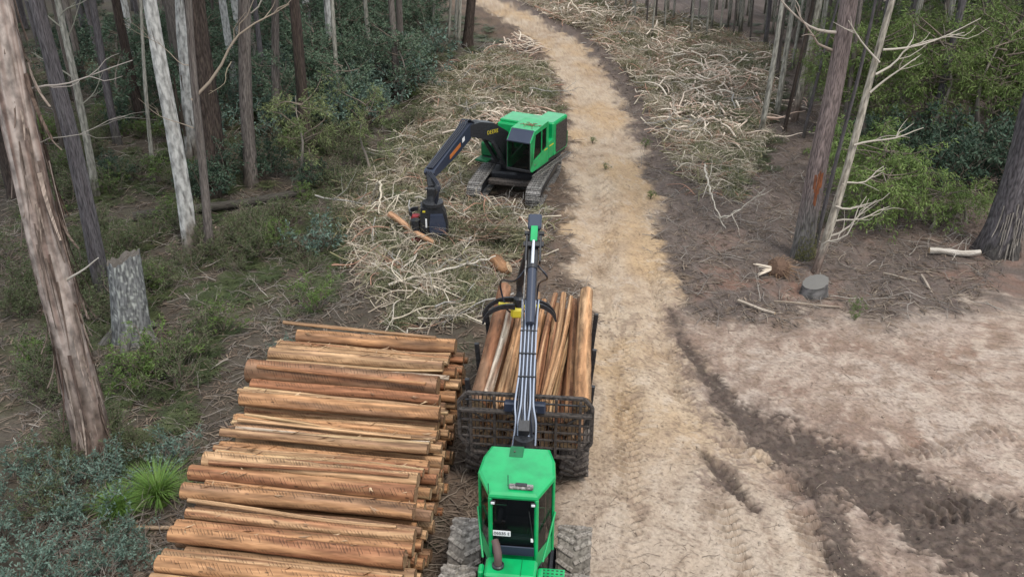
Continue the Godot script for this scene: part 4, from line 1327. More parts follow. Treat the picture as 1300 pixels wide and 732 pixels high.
	one_bar("wrist_link", hd, "black_steel", wrist, neck + Vector3(0, 0.55, 0), 0.3, 0.26, Vector3.RIGHT, 0.05)
	one_box("tilt_yoke", hd, "black_steel", Transform3D(Basis(Vector3.UP, 0.3), neck + Vector3(0, 0.38, 0)), Vector3(0.36, 0.5, 0.36), 0.06)
	one_rod("yoke_pin", hd, "worn_steel", neck + Vector3(-0.26, 0.5, 0), neck + Vector3(0.26, 0.5, 0), 0.06, 12)
	var rt := MB.new()
	rt.lathe(PackedVector2Array([Vector2(0.0, -0.1), Vector2(0.40, -0.1), Vector2(0.40, 0.02), Vector2(0.24, 0.1), Vector2(0.2, 0.3), Vector2(0.0, 0.3)]), 20, Transform3D(Basis(), neck), Color.WHITE)
	put("rotator", rt.mesh(), mats.black_steel, hd)
	var hb := Transform3D(Basis(Vector3.UP, 0.55), neck)
	var bodyx := MB.new()
	bodyx.prism(PackedVector2Array([Vector2(-0.46, -0.12), Vector2(0.34, -0.12), Vector2(0.50, -0.45), Vector2(0.60, -1.25), Vector2(0.42, -1.50), Vector2(-0.36, -1.42), Vector2(-0.50, -0.9)]), 0.62, hb, Color.WHITE)
	put("head_frame", bodyx.mesh(), mats.black_steel, hd)
	var cover := MB.new()
	cover.prism(PackedVector2Array([Vector2(-0.26, -0.36), Vector2(0.2, -0.36), Vector2(0.30, -0.75), Vector2(0.30, -1.3), Vector2(-0.28, -1.3), Vector2(-0.32, -0.8)]), 0.18, hb * at(0.16, 0, 0.38), Color.WHITE)
	put("head_cover", cover.mesh(), mats.boom_blue, hd)
	one_box("head_decal", hd, "white_print", hb * at(-0.27, -0.72, 0.316), Vector3(0.06, 0.36, 0.006), 0.001)
	one_box("head_badge", hd, "yellow_paint", hb * at(-0.34, -0.25, 0.316), Vector3(0.1, 0.07, 0.006), 0.001)
	for s in [-1.0, 1.0]:
		one_rod("feed_roller", hd, "red_paint" if s < 0 else "black_steel", hb * Vector3(-0.68, -0.62, s * 0.22 - 0.05), hb * Vector3(-0.68, -1.02, s * 0.22 - 0.05), 0.18, 14)
		var kn := MB.new()
		var arc := PackedVector2Array()
		for k in 9:
			var an := lerpf(-0.2, 2.4, k / 8.0)
			arc.append(Vector2(-0.62 - 0.30 * sin(an), 0.34 * cos(an)))
		for k in 9:
			var an := lerpf(2.4, -0.2, k / 8.0)
			arc.append(Vector2(-0.62 - 0.24 * sin(an), 0.28 * cos(an)))
		kn.prism(arc, 0.16, hb * Transform3D(Basis(Vector3.RIGHT, -PI / 2), Vector3(0, -0.38 if s > 0 else -1.3, 0)), Color.WHITE)
		put("delimbing_knife", kn.mesh(), mats.black_steel, hd)
	one_box("saw_box", hd, "red_paint", hb * at(-0.62, -1.42, 0.0), Vector3(0.5, 0.16, 0.66), 0.04)
	for k in 3:
		hose("head_hose", hd, "hose", [wrist + Vector3(0.1 * k - 0.1, 0.1, 0.1), neck + Vector3(0.32 + 0.06 * k, 0.75, 0.15), neck + Vector3(0.34 - 0.05 * k, 0.2, 0.2), hb * Vector3(0.1 * k, -0.2, 0.2)], 0.028)


# ------------------------------------------------------------------ trees
const BARK := {
	"shedding": [Color(0.52, 0.44, 0.39), Color(0.24, 0.165, 0.135), Color(0.185, 0.135, 0.11), 2.6],
	"grey": [Color(0.165, 0.150, 0.155), Color(0.10, 0.088, 0.09), Color(0.12, 0.11, 0.10), 1.0],
	"white": [Color(0.58, 0.57, 0.54), Color(0.30, 0.275, 0.25), Color(0.25, 0.215, 0.18), 1.4],
	"brown": [Color(0.105, 0.080, 0.066), Color(0.05, 0.038, 0.033), Color(0.07, 0.06, 0.05), 0.0],
	"pale": [Color(0.42, 0.40, 0.345), Color(0.25, 0.235, 0.195), Color(0.15, 0.14, 0.11), 0.8],
	"pinkish": [Color(0.26, 0.205, 0.19), Color(0.165, 0.13, 0.122), Color(0.20, 0.185, 0.17), 2.2],
	"cream": [Color(0.44, 0.40, 0.33), Color(0.27, 0.215, 0.17), Color(0.23, 0.17, 0.14), 1.6],
	"taupe": [Color(0.215, 0.185, 0.165), Color(0.12, 0.10, 0.09), Color(0.14, 0.12, 0.10), 0.8]}
var crown_meshes: Array[Mesh] = []
var limb_meshes: Array[Mesh] = []


# a tapered trunk standing at the origin; lean is sideways metres for each metre of height
func trunk_mesh(height: float, r0: float, r1: float, lean: Vector2, seg: int, rings: int, bark: String, rough: float, flare := 0.35, sway := 0.12, power := 1.6) -> ArrayMesh:
	var mb := MB.new()
	var q: Array = BARK[bark]
	var off := rng.randf() * 200.0
	var s1 := rng.randf() * TAU
	var buttress := rng.randi_range(4, 6)
	for i in rings + 1:
		var f := pow(float(i) / rings, power)
		var y := f * height
		var cx := lean.x * y + sway * sin(y * 0.31 + s1) * minf(1.0, y * 0.15)
		var cz := lean.y * y + sway * cos(y * 0.27 + s1) * minf(1.0, y * 0.15)
		var r := lerpf(r0, r1, f) * (1.0 + flare * exp(-y / (r0 * 1.6)))
		for j in seg + 1:
			var a := TAU * (j % seg) / seg
			var ca := cos(a)
			var sa := sin(a)
			var ridge := fine.get_noise_3d(ca * r0 * 2.6 + off, y * 0.10, sa * r0 * 2.6)
			var lump := middle.get_noise_3d(ca * r0 * 1.5 + off, y * 0.5, sa * r0 * 1.5)
			var root := flare * 0.5 * exp(-y / (r0 * 1.2)) * cos(a * buttress + s1)
			var rr := r * (1.0 + rough * ridge + 0.07 * lump + root)
			var streak := ridge * 0.9 + middle.get_noise_3d(ca * r0 * 6.0 + off, y * 0.25, sa * r0 * 6.0) * 1.1
			var col: Color = q[0].lerp(q[1], clampf(0.36 + streak * 0.85, 0.0, 1.0))
			if bark == "white" or bark == "cream":
				col = q[0].lerp(q[1], clampf(streak * 1.6 - 0.15, 0.0, 1.0) * 0.5)
				col = col.lerp(Color(0.07, 0.06, 0.05), smoothstep(0.42, 0.60, fine.get_noise_3d(ca * r0 * 4.0 + off, y * 0.35, sa * r0 * 4.0)) * 0.8)
			if q[3] > 0.0:
				col = col.lerp(q[2], smoothstep(q[3] * 1.4, q[3] * 0.4, y + 1.2 * lump + 0.6 * ridge))
			mb.vert(Vector3(cx + ca * rr, y - 0.15, cz + sa * rr), Vector3(ca, 0.0, sa), shade(col, 1.0 + 0.25 * lump), Vector2(float(j) / seg, y))
	for i in rings:
		for j in seg:
			var k := i * (seg + 1) + j
			# the ring runs from x to z, so outside faces take the other order
			for w in [k, k + 1, k + seg + 2, k, k + seg + 2, k + seg + 1]:
				mb.ix.append(w)
	return mb.mesh()


func bent(a: Vector3, b: Vector3, sag: float, n: int) -> PackedVector3Array:
	var pts := PackedVector3Array()
	var w := Vector3(rng.randf_range(-1, 1), rng.randf_range(-1, 1), rng.randf_range(-1, 1)) * a.distance_to(b) * 0.12
	for k in n:
		var f := k / (n - 1.0)
		pts.append(a.lerp(b, f) + w * sin(f * PI) + w.cross(Vector3(0.3, 1, 0.5)) * 0.5 * sin(f * PI * 2.6) + Vector3(0, -sag * f * f, 0))
	return pts


func taper(n: int, r0: float, r1: float) -> PackedFloat32Array:
	var r := PackedFloat32Array()
	for k in n:
		r.append(lerpf(r0, r1, k / (n - 1.0)))
	return r


# a dead side branch with a few forks
func dead_branch(a: Vector3, b: Vector3, r: float, col: Color, forks := 3) -> ArrayMesh:
	var mb := MB.new()
	var n := 8
	var main := bent(a, b, -0.1 * a.distance_to(b), n)
	mb.tube(main, taper(n, r, r * 0.3), 6, col)
	for k in forks:
		var i := rng.randi_range(2, n - 2)
		var l := a.distance_to(b) * rng.randf_range(0.25, 0.5)
		var d := ((b - a).normalized() + Vector3(rng.randf_range(-0.8, 0.8), rng.randf_range(-0.4, 0.8), rng.randf_range(-0.8, 0.8))).normalized()
		mb.tube(bent(main[i], main[i] + d * l, 0.0, 5), taper(5, r * 0.45, r * 0.15), 5, col)
	return mb.mesh()


func make_crowns() -> void:
	for k in 4:
		var lf := MB.new()
		var lb := MB.new()
		var wide := [3.0, 2.3, 1.5, 1.2][k] as float
		var tall := [8.5, 7.0, 5.5, 4.5][k] as float
		for c in [46, 36, 22, 16][k]:
			var f := rng.randf()
			var a := rng.randf() * TAU
			var rad := wide * sqrt(rng.randf()) * (0.35 + 0.9 * sin(clampf(f * 0.9 + 0.12, 0, 1) * PI))
			var p := Vector3(cos(a) * rad, f * tall, sin(a) * rad)
			lb.tube(bent(Vector3(0, maxf(-0.5, p.y - 1.2 - rad * 0.6), 0), p, 0.0, 5), taper(5, 0.05, 0.012), 5, Color(0.22, 0.19, 0.16))
			for q in 64:
				var o := Vector3(rng.randfn(0, 0.42), rng.randfn(0, 0.34), rng.randfn(0, 0.42))
				var d := Vector3(rng.randf_range(-1, 1), rng.randf_range(-1.3, 0.3), rng.randf_range(-1, 1)).normalized()
				var s := d.cross(Vector3(rng.randf_range(-1, 1), rng.randf_range(-1, 1), rng.randf_range(-1, 1))).normalized()
				lf.leaf(p + o, d, s, rng.randf_range(0.16, 0.34), rng.randf_range(0.05, 0.10), Color(0.055, 0.085, 0.035).lerp(Color(0.10, 0.125, 0.05), rng.randf()))
		crown_meshes.append(lf.mesh())
		limb_meshes.append(lb.mesh())


func add_crown(tree: Node3D, y: float, lean: Vector2, which: int) -> void:
	var limb := put("limbs", limb_meshes[which], mats.twig, tree)
	var crown := put("crown", crown_meshes[which], mats.leaf, tree)
	for o: Node3D in [limb, crown]:
		o.position = Vector3(lean.x * y, y, lean.y * y)
		o.rotation.y = rng.randf() * TAU


func key_tree(label: String, x: float, z: float, dia: float, lean: float, bark: String, height: float, seg: int, rings: int, crown: int, rough := 0.10, flare := 0.35) -> Node3D:
	var o := thing("eucalypt_tree", label, "tree", Vector3(x, ground_height(x, z), z))
	var ln := Vector2(lean, rng.randf_range(-0.01, 0.01))
	put("trunk", trunk_mesh(height, dia * 0.5, dia * 0.14, ln, seg, rings, bark, rough, flare), mats.bark if bark in ["brown", "grey", "taupe", "pinkish"] else mats.smooth_bark, o)
	add_crown(o, height * 0.74, ln, crown)
	return o


func hanging_strip(tree: Node3D, y: float, ang: float, r: float, length: float, width: float, col: Color, out_by: float) -> void:
	# a ribbon of bark peeling from the trunk: fixed at its top, curling away below
	var mb := MB.new()
	var d := Vector3(cos(ang), 0, sin(ang))
	var s := Vector3(-sin(ang), 0, cos(ang))
	var n := 7
	var tw := rng.randf_range(-0.9, 0.9)
	for k in n - 1:
		var p: Array[Vector3] = []
		for e in [k, k + 1]:
			var f: float = e / (n - 1.0)
			var c := d * (r + 0.015 + out_by * f * f) + Vector3(0, y - length * f, 0) + s * (0.12 * tw * f * f)
			var w := s.rotated(Vector3.UP, tw * f * 1.2) * width * 0.5 * (1.0 - 0.55 * f)
			p.append(c - w); p.append(c + w)
		mb.quad(p[1], p[0], p[2], p[3], col)
		var b := d * -0.012
		mb.quad(p[0] + b, p[1] + b, p[3] + b, p[2] + b, col)
	put("bark_strip", mb.mesh(), mats.bark, tree)


func build_key_trees() -> void:
	make_crowns()
	var big := key_tree("massive pale trunk shedding long bark ribbons, nearest the camera beside the log stack", -10.65, -19.16, 0.86, 0.035, "shedding", 27.0, 72, 190, 0, 0.13, 0.12)
	for k in 170:
		var y := rng.randf_range(0.8, 12.5)
		var r := lerpf(0.43, 0.12, y / 27.0)
		var a := rng.randf() * TAU
		var ins := r * 1.0
		var st := rng.randf_range(0.5, 2.2)
		hanging_strip(big, y, a, ins, st, rng.randf_range(0.03, 0.10), Color(0.46, 0.37, 0.31).lerp(Color(0.12, 0.08, 0.062), rng.randf()), rng.randf_range(0.0, 0.10) if k % 5 else rng.randf_range(0.15, 0.35))
	for strip in big.get_children():
		if strip.name.begins_with("bark_strip"):
			# follow the lean of the trunk
			strip.transform = Transform3D(Basis(Vector3.BACK, -0.035), Vector3(0, 0, 0))
	put("dead_branch", dead_branch(Vector3(0.35, 5.2, 0), Vector3(1.5, 5.9, 0.5), 0.035, Color(0.50, 0.46, 0.40), 0), mats.twig, big)
	put("dead_branch", dead_branch(Vector3(0.3, 9.6, 0), Vector3(2.6, 9.9, -0.4), 0.03, Color(0.30, 0.27, 0.24), 3), mats.twig, big)
	put("dead_branch", dead_branch(Vector3(0.3, 8.3, 0), Vector3(2.2, 8.6, -0.8), 0.014, Color(0.25, 0.23, 0.2), 4), mats.twig, big)
	var t := key_tree("dark grey rough-barked trunk beside the tall broken stump", -13.91, -28.18, 0.58, 0.0, "grey", 24.0, 40, 90, 0, 0.10, 0.2)
	t = key_tree("slim pale green-grey trunk with crooked bare side branches in the shade", -17.85, -37.4, 0.34, 0.028, "pale", 18.0, 20, 50, 2, 0.07, 0.15)
	for q in [[4.0, 1.4, 1.3], [6.4, 1.1, 2.0], [7.2, -1.3, 1.4], [5.2, -1.6, 0.7], [7.6, 1.7, 0.6]]:
		put("dead_branch", dead_branch(Vector3(0.1, q[0], 0), Vector3(q[1], q[0] + q[2], rng.randf_range(-0.6, 0.6)), 0.035, Color(0.26, 0.25, 0.2)), mats.twig, t)
	t = key_tree("straight smooth white gum trunk between the stump and the brown sapling trunk", -12.11, -31.97, 0.60, 0.016, "white", 25.0, 36, 90, 0, 0.03, 0.22)
	t = key_tree("slender taupe trunk close beside the straight white gum", -11.32, -31.5, 0.34, 0.085, "taupe", 20.0, 24, 60, 1, 0.06, 0.3)
	put("dead_branch", dead_branch(Vector3(0.3, 6.0, 0), Vector3(3.6, 8.6, -1.0), 0.06, Color(0.28, 0.23, 0.18), 4), mats.twig, t)
	put("dead_branch", dead_branch(Vector3(0.2, 5.0, 0), Vector3(-1.5, 5.9, 0.2), 0.018, Color(0.28, 0.23, 0.18), 2), mats.twig, t)
	put("dead_branch", dead_branch(Vector3(0.4, 7.2, 0), Vector3(-1.4, 8.5, 0.3), 0.018, Color(0.28, 0.23, 0.18), 2), mats.twig, t)
	t = key_tree("white gum with stringy brown lower bark, half hidden behind the slender taupe trunk", -15.12, -41.85, 0.62, 0.105, "white", 24.0, 28, 60, 0, 0.06, 0.2)
	for k in 22:
		hanging_strip(t, rng.randf_range(1.5, 4.2), rng.randf() * TAU, 0.3, rng.randf_range(1.0, 2.4), rng.randf_range(0.05, 0.14), Color(0.10, 0.075, 0.06), rng.randf_range(0.0, 0.15))
	t = key_tree("thick dark stringy-barked trunk behind the slender taupe trunk", -12.93, -38.3, 0.98, 0.049, "brown", 27.0, 44, 80, 0, 0.16, 0.3)
	t = key_tree("upright grey-brown trunk standing over green shrubs before the forest edge", -11.57, -38.8, 0.62, 0.09, "taupe", 25.0, 36, 80, 0, 0.11, 0.25)
	put("dead_branch", dead_branch(Vector3(0.6, 7.4, 0), Vector3(2.2, 9.2, 0.3), 0.04, Color(0.30, 0.27, 0.23), 2), mats.twig, t)
	put("dead_branch", dead_branch(Vector3(-0.1, 5.5, 0), Vector3(-0.9, 4.2, 0.8), 0.025, Color(0.33, 0.28, 0.2), 1), mats.twig, t)
	t = key_tree("brown trunk just behind the upright grey-brown one", -11.9, -45.5, 0.45, 0.08, "taupe", 23.0, 24, 50, 1, 0.08)
	t = key_tree("dim grey trunk among the far shaded stems near the picture's dark edge", -19.43, -44.1, 0.4, 0.003, "grey", 20.0, 20, 40, 1, 0.08)
	t = key_tree("thin pale pole standing behind the straight white gum", -16.61, -40.8, 0.2, 0.10, "pale", 15.0, 14, 40, 3, 0.06)
	t = key_tree("dark trunk at the bend where the track leaves the picture", -3.11, -65.0, 0.70, 0.09, "brown", 22.0, 28, 40, 1, 0.12)
	for q in [[-3.7, -63.9, 0.26], [-3.95, -64.6, 0.22], [-5.6, -66.0, 0.26], [-4.5, -66.5, 0.2]]:
		key_tree("thin pale pole beside the dark trunk at the track bend", q[0], q[1], q[2], 0.08, "pale", 15.0, 14, 30, 3, 0.06).set_meta("group", "pale poles at the track bend")
	# far side of the track
	t = key_tree("stout pinkish-grey trunk with an orange scar and mossy foot by the scraped bank", 10.82, -31.5, 0.74, 0.014, "pinkish", 26.0, 56, 130, 0, 0.05, 0.25)
	var scar := MB.new()
	for k in 16:
		# thin plates of torn orange wood set on the trunk's near face
		var a := rng.randf_range(1.25, 1.95)
		var y := rng.randf_range(2.3, 3.5)
		var rr := 0.372
		var d := Vector3(cos(a), 0, sin(a))
		var s := Vector3(-sin(a), 0, cos(a))
		var hgt := rng.randf_range(0.25, 0.7)
		var w := rng.randf_range(0.04, 0.09)
		var c := d * rr + Vector3(y * 0.014, y, 0)
		scar.box(Transform3D(Basis(s, Vector3.UP, d), c), Vector3(w, hgt, 0.02), Color(0.33, 0.12, 0.055).lerp(Color(0.20, 0.085, 0.05), rng.randf()), 0.008)
	tag(put("bark_scar", scar.mesh(), mats.bark, t), "torn orange scar on the trunk")
	var moss := MB.new()
	for k in 700:
		var a := rng.randf_range(0.2, 2.4)
		var y := absf(rng.randfn(0.0, 0.5))
		var d := Vector3(cos(a), 0, sin(a))
		var rr := 0.385 * (1.0 + 0.25 * exp(-y / 0.6))
		moss.leaf(d * rr + Vector3(0, y, 0), (d * 0.4 + Vector3(rng.randf_range(-1, 1), rng.randf_range(-1, 1), rng.randf_range(-1, 1))).normalized(), Vector3(-sin(a), 0, cos(a)), 0.06, 0.04, Color(0.10, 0.095, 0.035))
	tag(put("moss", moss.mesh(), mats.leaf, t), "olive moss round the trunk's foot", "", "", "stuff")
	put("dead_branch", dead_branch(Vector3(0.1, 8.2, 0), Vector3(-2.4, 9.4, 0.6), 0.06, Color(0.40, 0.35, 0.30), 2), mats.twig, t)
	put("dead_branch", dead_branch(Vector3(0.0, 7.6, 0), Vector3(-1.5, 8.9, 0.4), 0.05, Color(0.30, 0.24, 0.2), 2), mats.twig, t)
	t = key_tree("leaning slim cream trunk with long bare side branches beside the scarred trunk", 10.95, -30.2, 0.31, 0.122, "cream", 19.0, 26, 90, 1, 0.05, 0.2)
	for q in [[1.9, 1.9, 0.5, 0.3], [2.6, 1.3, 0.25, 0.3], [3.4, 1.5, 0.35, -0.2], [4.8, 2.2, 0.4, 0.2], [6.6, 1.4, 1.0, 0.0], [7.2, 2.6, 1.0, -0.3], [7.6, -1.3, 1.2, 0.2], [8.0, 2.9, 0.7, 0.1], [1.4, 1.8, 1.6, 0.2], [0.9, 1.2, 1.9, 0.5]]:
		put("dead_branch", dead_branch(Vector3(q[0] * 0.122, q[0], 0.05), Vector3(q[0] * 0.122 + q[1], q[0] + q[2], q[3]), 0.04, Color(0.42, 0.38, 0.32), 3), mats.twig, t)
	t = key_tree("dark burnt-looking pole right behind the leaning cream trunk", 11.6, -32.4, 0.17, 0.06, "grey", 17.0, 18, 40, 2, 0.1)
	key_tree("slim pale pole at the edge of the branch-strewn cutover", 12.61, -45.7, 0.30, 0.055, "pale", 17.0, 20, 50, 2, 0.05, 0.15)
	key_tree("pale pole behind the slim one at the cutover edge", 14.15, -48.6, 0.32, 0.035, "pale", 17.0, 16, 40, 2, 0.05, 0.15)
	key_tree("mottled cream pole between the cutover edge and the scarred trunk", 15.0, -48.2, 0.40, 0.055, "cream", 18.0, 18, 40, 2, 0.05, 0.15)
	key_tree("thin brown pole near the mottled cream pole", 13.9, -46.0, 0.2, 0.06, "brown", 14.0, 12, 30, 3, 0.05)
	key_tree("thin grey pole near the mottled cream pole", 14.6, -45.0, 0.18, 0.08, "grey", 14.0, 12, 30, 3, 0.05)
	t = key_tree("huge grey trunk with a wide ribbed foot beside the white log", 18.3, -31.85, 1.15, 0.0, "grey", 28.0, 64, 100, 0, 0.12, 0.45)
	for k in 26:
		var y := rng.randf_range(0.7, 2.6)
		hanging_strip(t, y, rng.randf_range(0.5, 2.8), 0.62 * (1.0 + 0.3 * exp(-y)), rng.randf_range(0.6, 1.6), rng.randf_range(0.03, 0.07), Color(0.30, 0.27, 0.235), rng.randf_range(0.0, 0.25))


func clear_of(x: float, z: float, gap: float, spots: Array) -> bool:
	if x > along(TRACK_LEFT, z) - 2.0 and x < along(TRACK_RIGHT, z) + 2.5: return false
	for s in spots:
		if Vector2(x, z).distance_to(s) < gap: return false
	return true


func build_background_trees() -> void:
	var spots := [Vector2(-10.65, -19.16), Vector2(-13.9, -28.2), Vector2(-17.85, -37.4), Vector2(-12.1, -32), Vector2(-15.1, -41.8), Vector2(-12.9, -38.3), Vector2(-11.6, -38.8), Vector2(-19.4, -44.1), Vector2(18.3, -31.85), Vector2(15.0, -48.2), Vector2(12.6, -45.7), Vector2(10.8, -31.5)]
	var kinds := ["grey", "brown", "taupe", "white", "pale", "grey", "taupe", "brown"]
	var stock := []
	for k in 8:
		var d: float = [0.55, 0.8, 0.42, 0.5, 0.28, 0.36, 0.24, 0.5][k]
		var ln := Vector2(rng.randf_range(-0.03, 0.03), rng.randf_range(-0.03, 0.03))
		var h: float = [23.0, 26.0, 21.0, 24.0, 16.0, 19.0, 15.0, 23.0][k]
		stock.append({"mesh": trunk_mesh(h, d * 0.5, d * 0.14, ln, 18, 40, kinds[k], 0.10, 0.25), "lean": ln, "h": h, "mat": mats.smooth_bark if kinds[k] in ["white", "pale"] else mats.bark, "crown": 0 if d > 0.45 else 1 if d > 0.3 else 2, "tone": ["grey rough-barked", "thick dark-barked", "taupe", "white smooth-barked", "slim pale", "slim grey", "thin taupe", "dark brown"][k]})
	var zones := [
		[78, -52.0, -6.5, -84.0, -41.0, 2.3, "deep in the shaded forest beyond the white gum", "trees of the shaded forest"],
		[4, -30.0, -14.5, -41.0, -18.0, 3.0, "in the shaded forest by the massive shedding trunk", "trees near the massive shedding trunk"],
		[150, 8.3, 40.0, -80.0, -58.0, 0.55, "in the dense pole stand beyond the cutover", "poles of the stand beyond the cutover"],
		[44, 15.5, 42.0, -68.0, -43.0, 1.5, "in the thicket behind the leaning cream trunk", "trees of the thicket behind the cream trunk"]]
	for zi in zones.size():
		var q: Array = zones[zi]
		var made := 0
		for tries in 3000:
			if made >= q[0]: break
			var x := rng.randf_range(q[1], q[2])
			var z := rng.randf_range(q[3], q[4])
			if absf(x) > 0.56 * absf(z) + 3.0: continue
			if zi == 1 and x > -0.5 * absf(z): continue
			if zi == 0 and x > -9.0 and z > -52.0: continue
			if zi == 2 and z > -66.0 - maxf(0.0, 10.0 - x) * 1.5 + maxf(0.0, x - 19.0) * 0.6: continue
			if not clear_of(x, z, q[5], spots): continue
			spots.append(Vector2(x, z))
			var k := rng.randi() % 8
			if zi == 1: k = [0, 1, 2, 5][rng.randi() % 4]
			if zi >= 2: k = [4, 5, 6, 2, 4][rng.randi() % 5]
			var s: Dictionary = stock[k]
			var size := rng.randf_range(0.8, 1.15) * (0.68 if zi == 2 else 1.0)
			if zi == 2: k = [4, 4, 4, 6][rng.randi() % 4]
			s = stock[k]
			var o := thing("forest_tree", "%s%s trunk %s" % ["stouter " if size > (0.68 if zi == 2 else 1.05) else "", s.tone, q[6] if zi != 2 else "in the pole stand beyond the cutover's far drift" if x < 15.0 else "in the pole stand behind the cutover" if x < 24.0 else "in the pole stand behind the thicket"], "tree", Vector3(x, ground_height(x, z), z), 0.0, q[7])
			var tr := put("trunk", s.mesh, s.mat, o)
			add_crown(o, s.h * 0.72, s.lean, s.crown)
			for c: Node3D in o.get_children():
				c.position *= size
				c.scale = Vector3.ONE * size
			o.rotation.y = rng.randf() * TAU
			made += 1
	# understorey stems: thin dark and pale whips among the trunks


# ------------------------------------------------------------------ stumps and fallen wood
func build_stumps_and_fallen_wood() -> void:
	var st := thing("broken_stump", "tall grey lichen-spotted broken stump beside the dark grey trunk", "stump", Vector3(-12.02, ground_height(-12.0, -25.5), -25.5))
	var mb := MB.new()
	var seg := 48
	var rings := 44
	for i in rings + 1:
		var f := float(i) / rings
		for j in seg + 1:
			var a := TAU * (j % seg) / seg
			var jag := 3.05 + 0.15 * middle.get_noise_2d(cos(a) * 2.0, sin(a) * 2.0) + 0.04 * sin(a * 9.0) + 0.12 * cos(a)
			var y := f * jag
			var ridge := fine.get_noise_3d(cos(a) * 2.0, y * 0.1, sin(a) * 2.0)
			var r := (0.56 - 0.09 * f) * (1.0 + 0.07 * ridge + 0.3 * exp(-y / 0.5) * (1.0 + 0.5 * cos(a * 5.0)))
			var col := Color(0.26, 0.26, 0.255).lerp(Color(0.15, 0.15, 0.148), clampf(0.4 + ridge * 0.7, 0, 1))
			var spot := fine.get_noise_3d(cos(a) * 1.6 + 30.0, y * 1.3, sin(a) * 1.6)
			col = col.lerp(Color(0.46, 0.47, 0.43), smoothstep(0.14, 0.34, spot))
			mb.vert(Vector3(cos(a) * r + 0.085 * y, y - 0.15, sin(a) * r), Vector3(cos(a), 0, sin(a)), col, Vector2(float(j) / seg, y))
	for i in rings:
		for j in seg:
			var k := i * (seg + 1) + j
			for w in [k, k + 1, k + seg + 2, k, k + seg + 2, k + seg + 1]:
				mb.ix.append(w)
	put("trunk", mb.mesh(), mats.bark, st)
	var cap := MB.new()
	var mid := Vector3(0.25, 2.55, 0)
	for j in seg:
		cap.tri(mid, mb.v[rings * (seg + 1) + j + 1], mb.v[rings * (seg + 1) + j], Color(0.17, 0.15, 0.13))
	put("broken_top", cap.mesh(), mats.bark, st)
	for k in 5:
		var a := 0.3 + k * 1.2
		var rt := MB.new()
		rt.tube(PackedVector3Array([Vector3(cos(a) * 0.4, 0.45, sin(a) * 0.4), Vector3(cos(a) * 0.8, 0.12, sin(a) * 0.8), Vector3(cos(a) * 1.2, -0.12, sin(a) * 1.2)]), PackedFloat32Array([0.2, 0.15, 0.05]), 8, Color(0.16, 0.15, 0.14))
		put("root", rt.mesh(), mats.bark, st)
	# low grey stump below the leaning cream tree
	var lo := thing("low_stump", "low grey sawn stump at the foot of the leaning cream trunk", "stump", Vector3(10.45, ground_height(10.45, -28.6), -28.6))
	var ls := MB.new()
	for i in 11:
		var f := i / 10.0
		for j in 29:
			var a := TAU * (j % 28) / 28
			var ridge := fine.get_noise_3d(cos(a) * 1.6 + 8.0, f * 0.2, sin(a) * 1.6)
			var r := 0.40 * (1.0 + 0.1 * ridge + 0.25 * exp(-f * 4.0) - 0.06 * f)
			ls.vert(Vector3(cos(a) * r * 1.15, f * (0.62 + 0.14 * cos(a + 0.6)) - 0.1, sin(a) * r), Vector3(cos(a), 0.1, sin(a)), Color(0.19, 0.18, 0.175).lerp(Color(0.10, 0.095, 0.09), clampf(0.4 + ridge * 1.5, 0, 1)), Vector2(j / 28.0, f))
	for i in 10:
		for j in 28:
			var k := i * 29 + j
			for w in [k, k + 1, k + 30, k, k + 30, k + 29]:
				ls.ix.append(w)
	put("trunk", ls.mesh(), mats.smooth_bark, lo)
	var tp := MB.new()
	for j in 28:
		tp.tri(Vector3(0, 0.55, 0), ls.v[290 + j + 1], ls.v[290 + j], Color(0.16, 0.15, 0.138))
	put("sawn_top", tp.mesh(), mats.twig, lo)
	# torn root ball
	var rb := thing("root_ball", "torn brown root ball with splintered pale wood by the scarred trunk", "root ball", Vector3(9.5, ground_height(9.5, -29.9) + 0.1, -29.9), 0.3)
	var rm := MB.new()
	rm.lathe(PackedVector2Array([Vector2(0, -0.35), Vector2(0.3, -0.3), Vector2(0.42, 0.0), Vector2(0.3, 0.28), Vector2(0, 0.34)]), 14, Transform3D(Basis(Vector3.BACK, 1.2), Vector3(0, 0.2, 0)), Color(0.13, 0.085, 0.06))
	put("soil_core", rm.mesh(), mats.soil, rb)
	var hair := MB.new()
	for k in 130:
		var d := Vector3(rng.randfn(0.2, 0.8), rng.randfn(0.1, 0.6), rng.randfn(0, 0.8)).normalized()
		hair.tube(bent(d * 0.3 + Vector3(0, 0.2, 0), d * rng.randf_range(0.5, 0.8) + Vector3(rng.randf_range(0, 0.4), 0.12, 0), 0.15, 4), taper(4, 0.012, 0.004), 4, Color(0.20, 0.125, 0.08).lerp(Color(0.30, 0.20, 0.13), rng.randf()))
	put("root_fibres", hair.mesh(), mats.twig, rb)
	for k in 6:
		var d := Vector3(-1.0, rng.randf_range(-0.1, 0.5), rng.randf_range(-0.5, 0.5)).normalized()
		var sp := MB.new()
		sp.tube(PackedVector3Array([Vector3(-0.2, 0.25, 0) + d * 0.1, Vector3(-0.2, 0.25, 0) + d * rng.randf_range(0.5, 0.9)]), PackedFloat32Array([0.06, 0.01]), 5, Color(0.60, 0.52, 0.42))
		put("splinter", sp.mesh(), mats.twig, rb)
	# loose logs
	fallen("fallen_log", "short whitish log lying before the huge ribbed trunk", Vector3(15.5, 0.14, -31.35), Vector3(17.3, 0.14, -31.2), 0.125, Color(0.60, 0.56, 0.50))
	fallen("fallen_log", "short orange log with a pale sawn end beyond the forwarder's load", Vector3(-0.62, 0.3, -30.6), Vector3(-0.1, 0.32, -30.0), 0.27, Color(0.40, 0.22, 0.115))
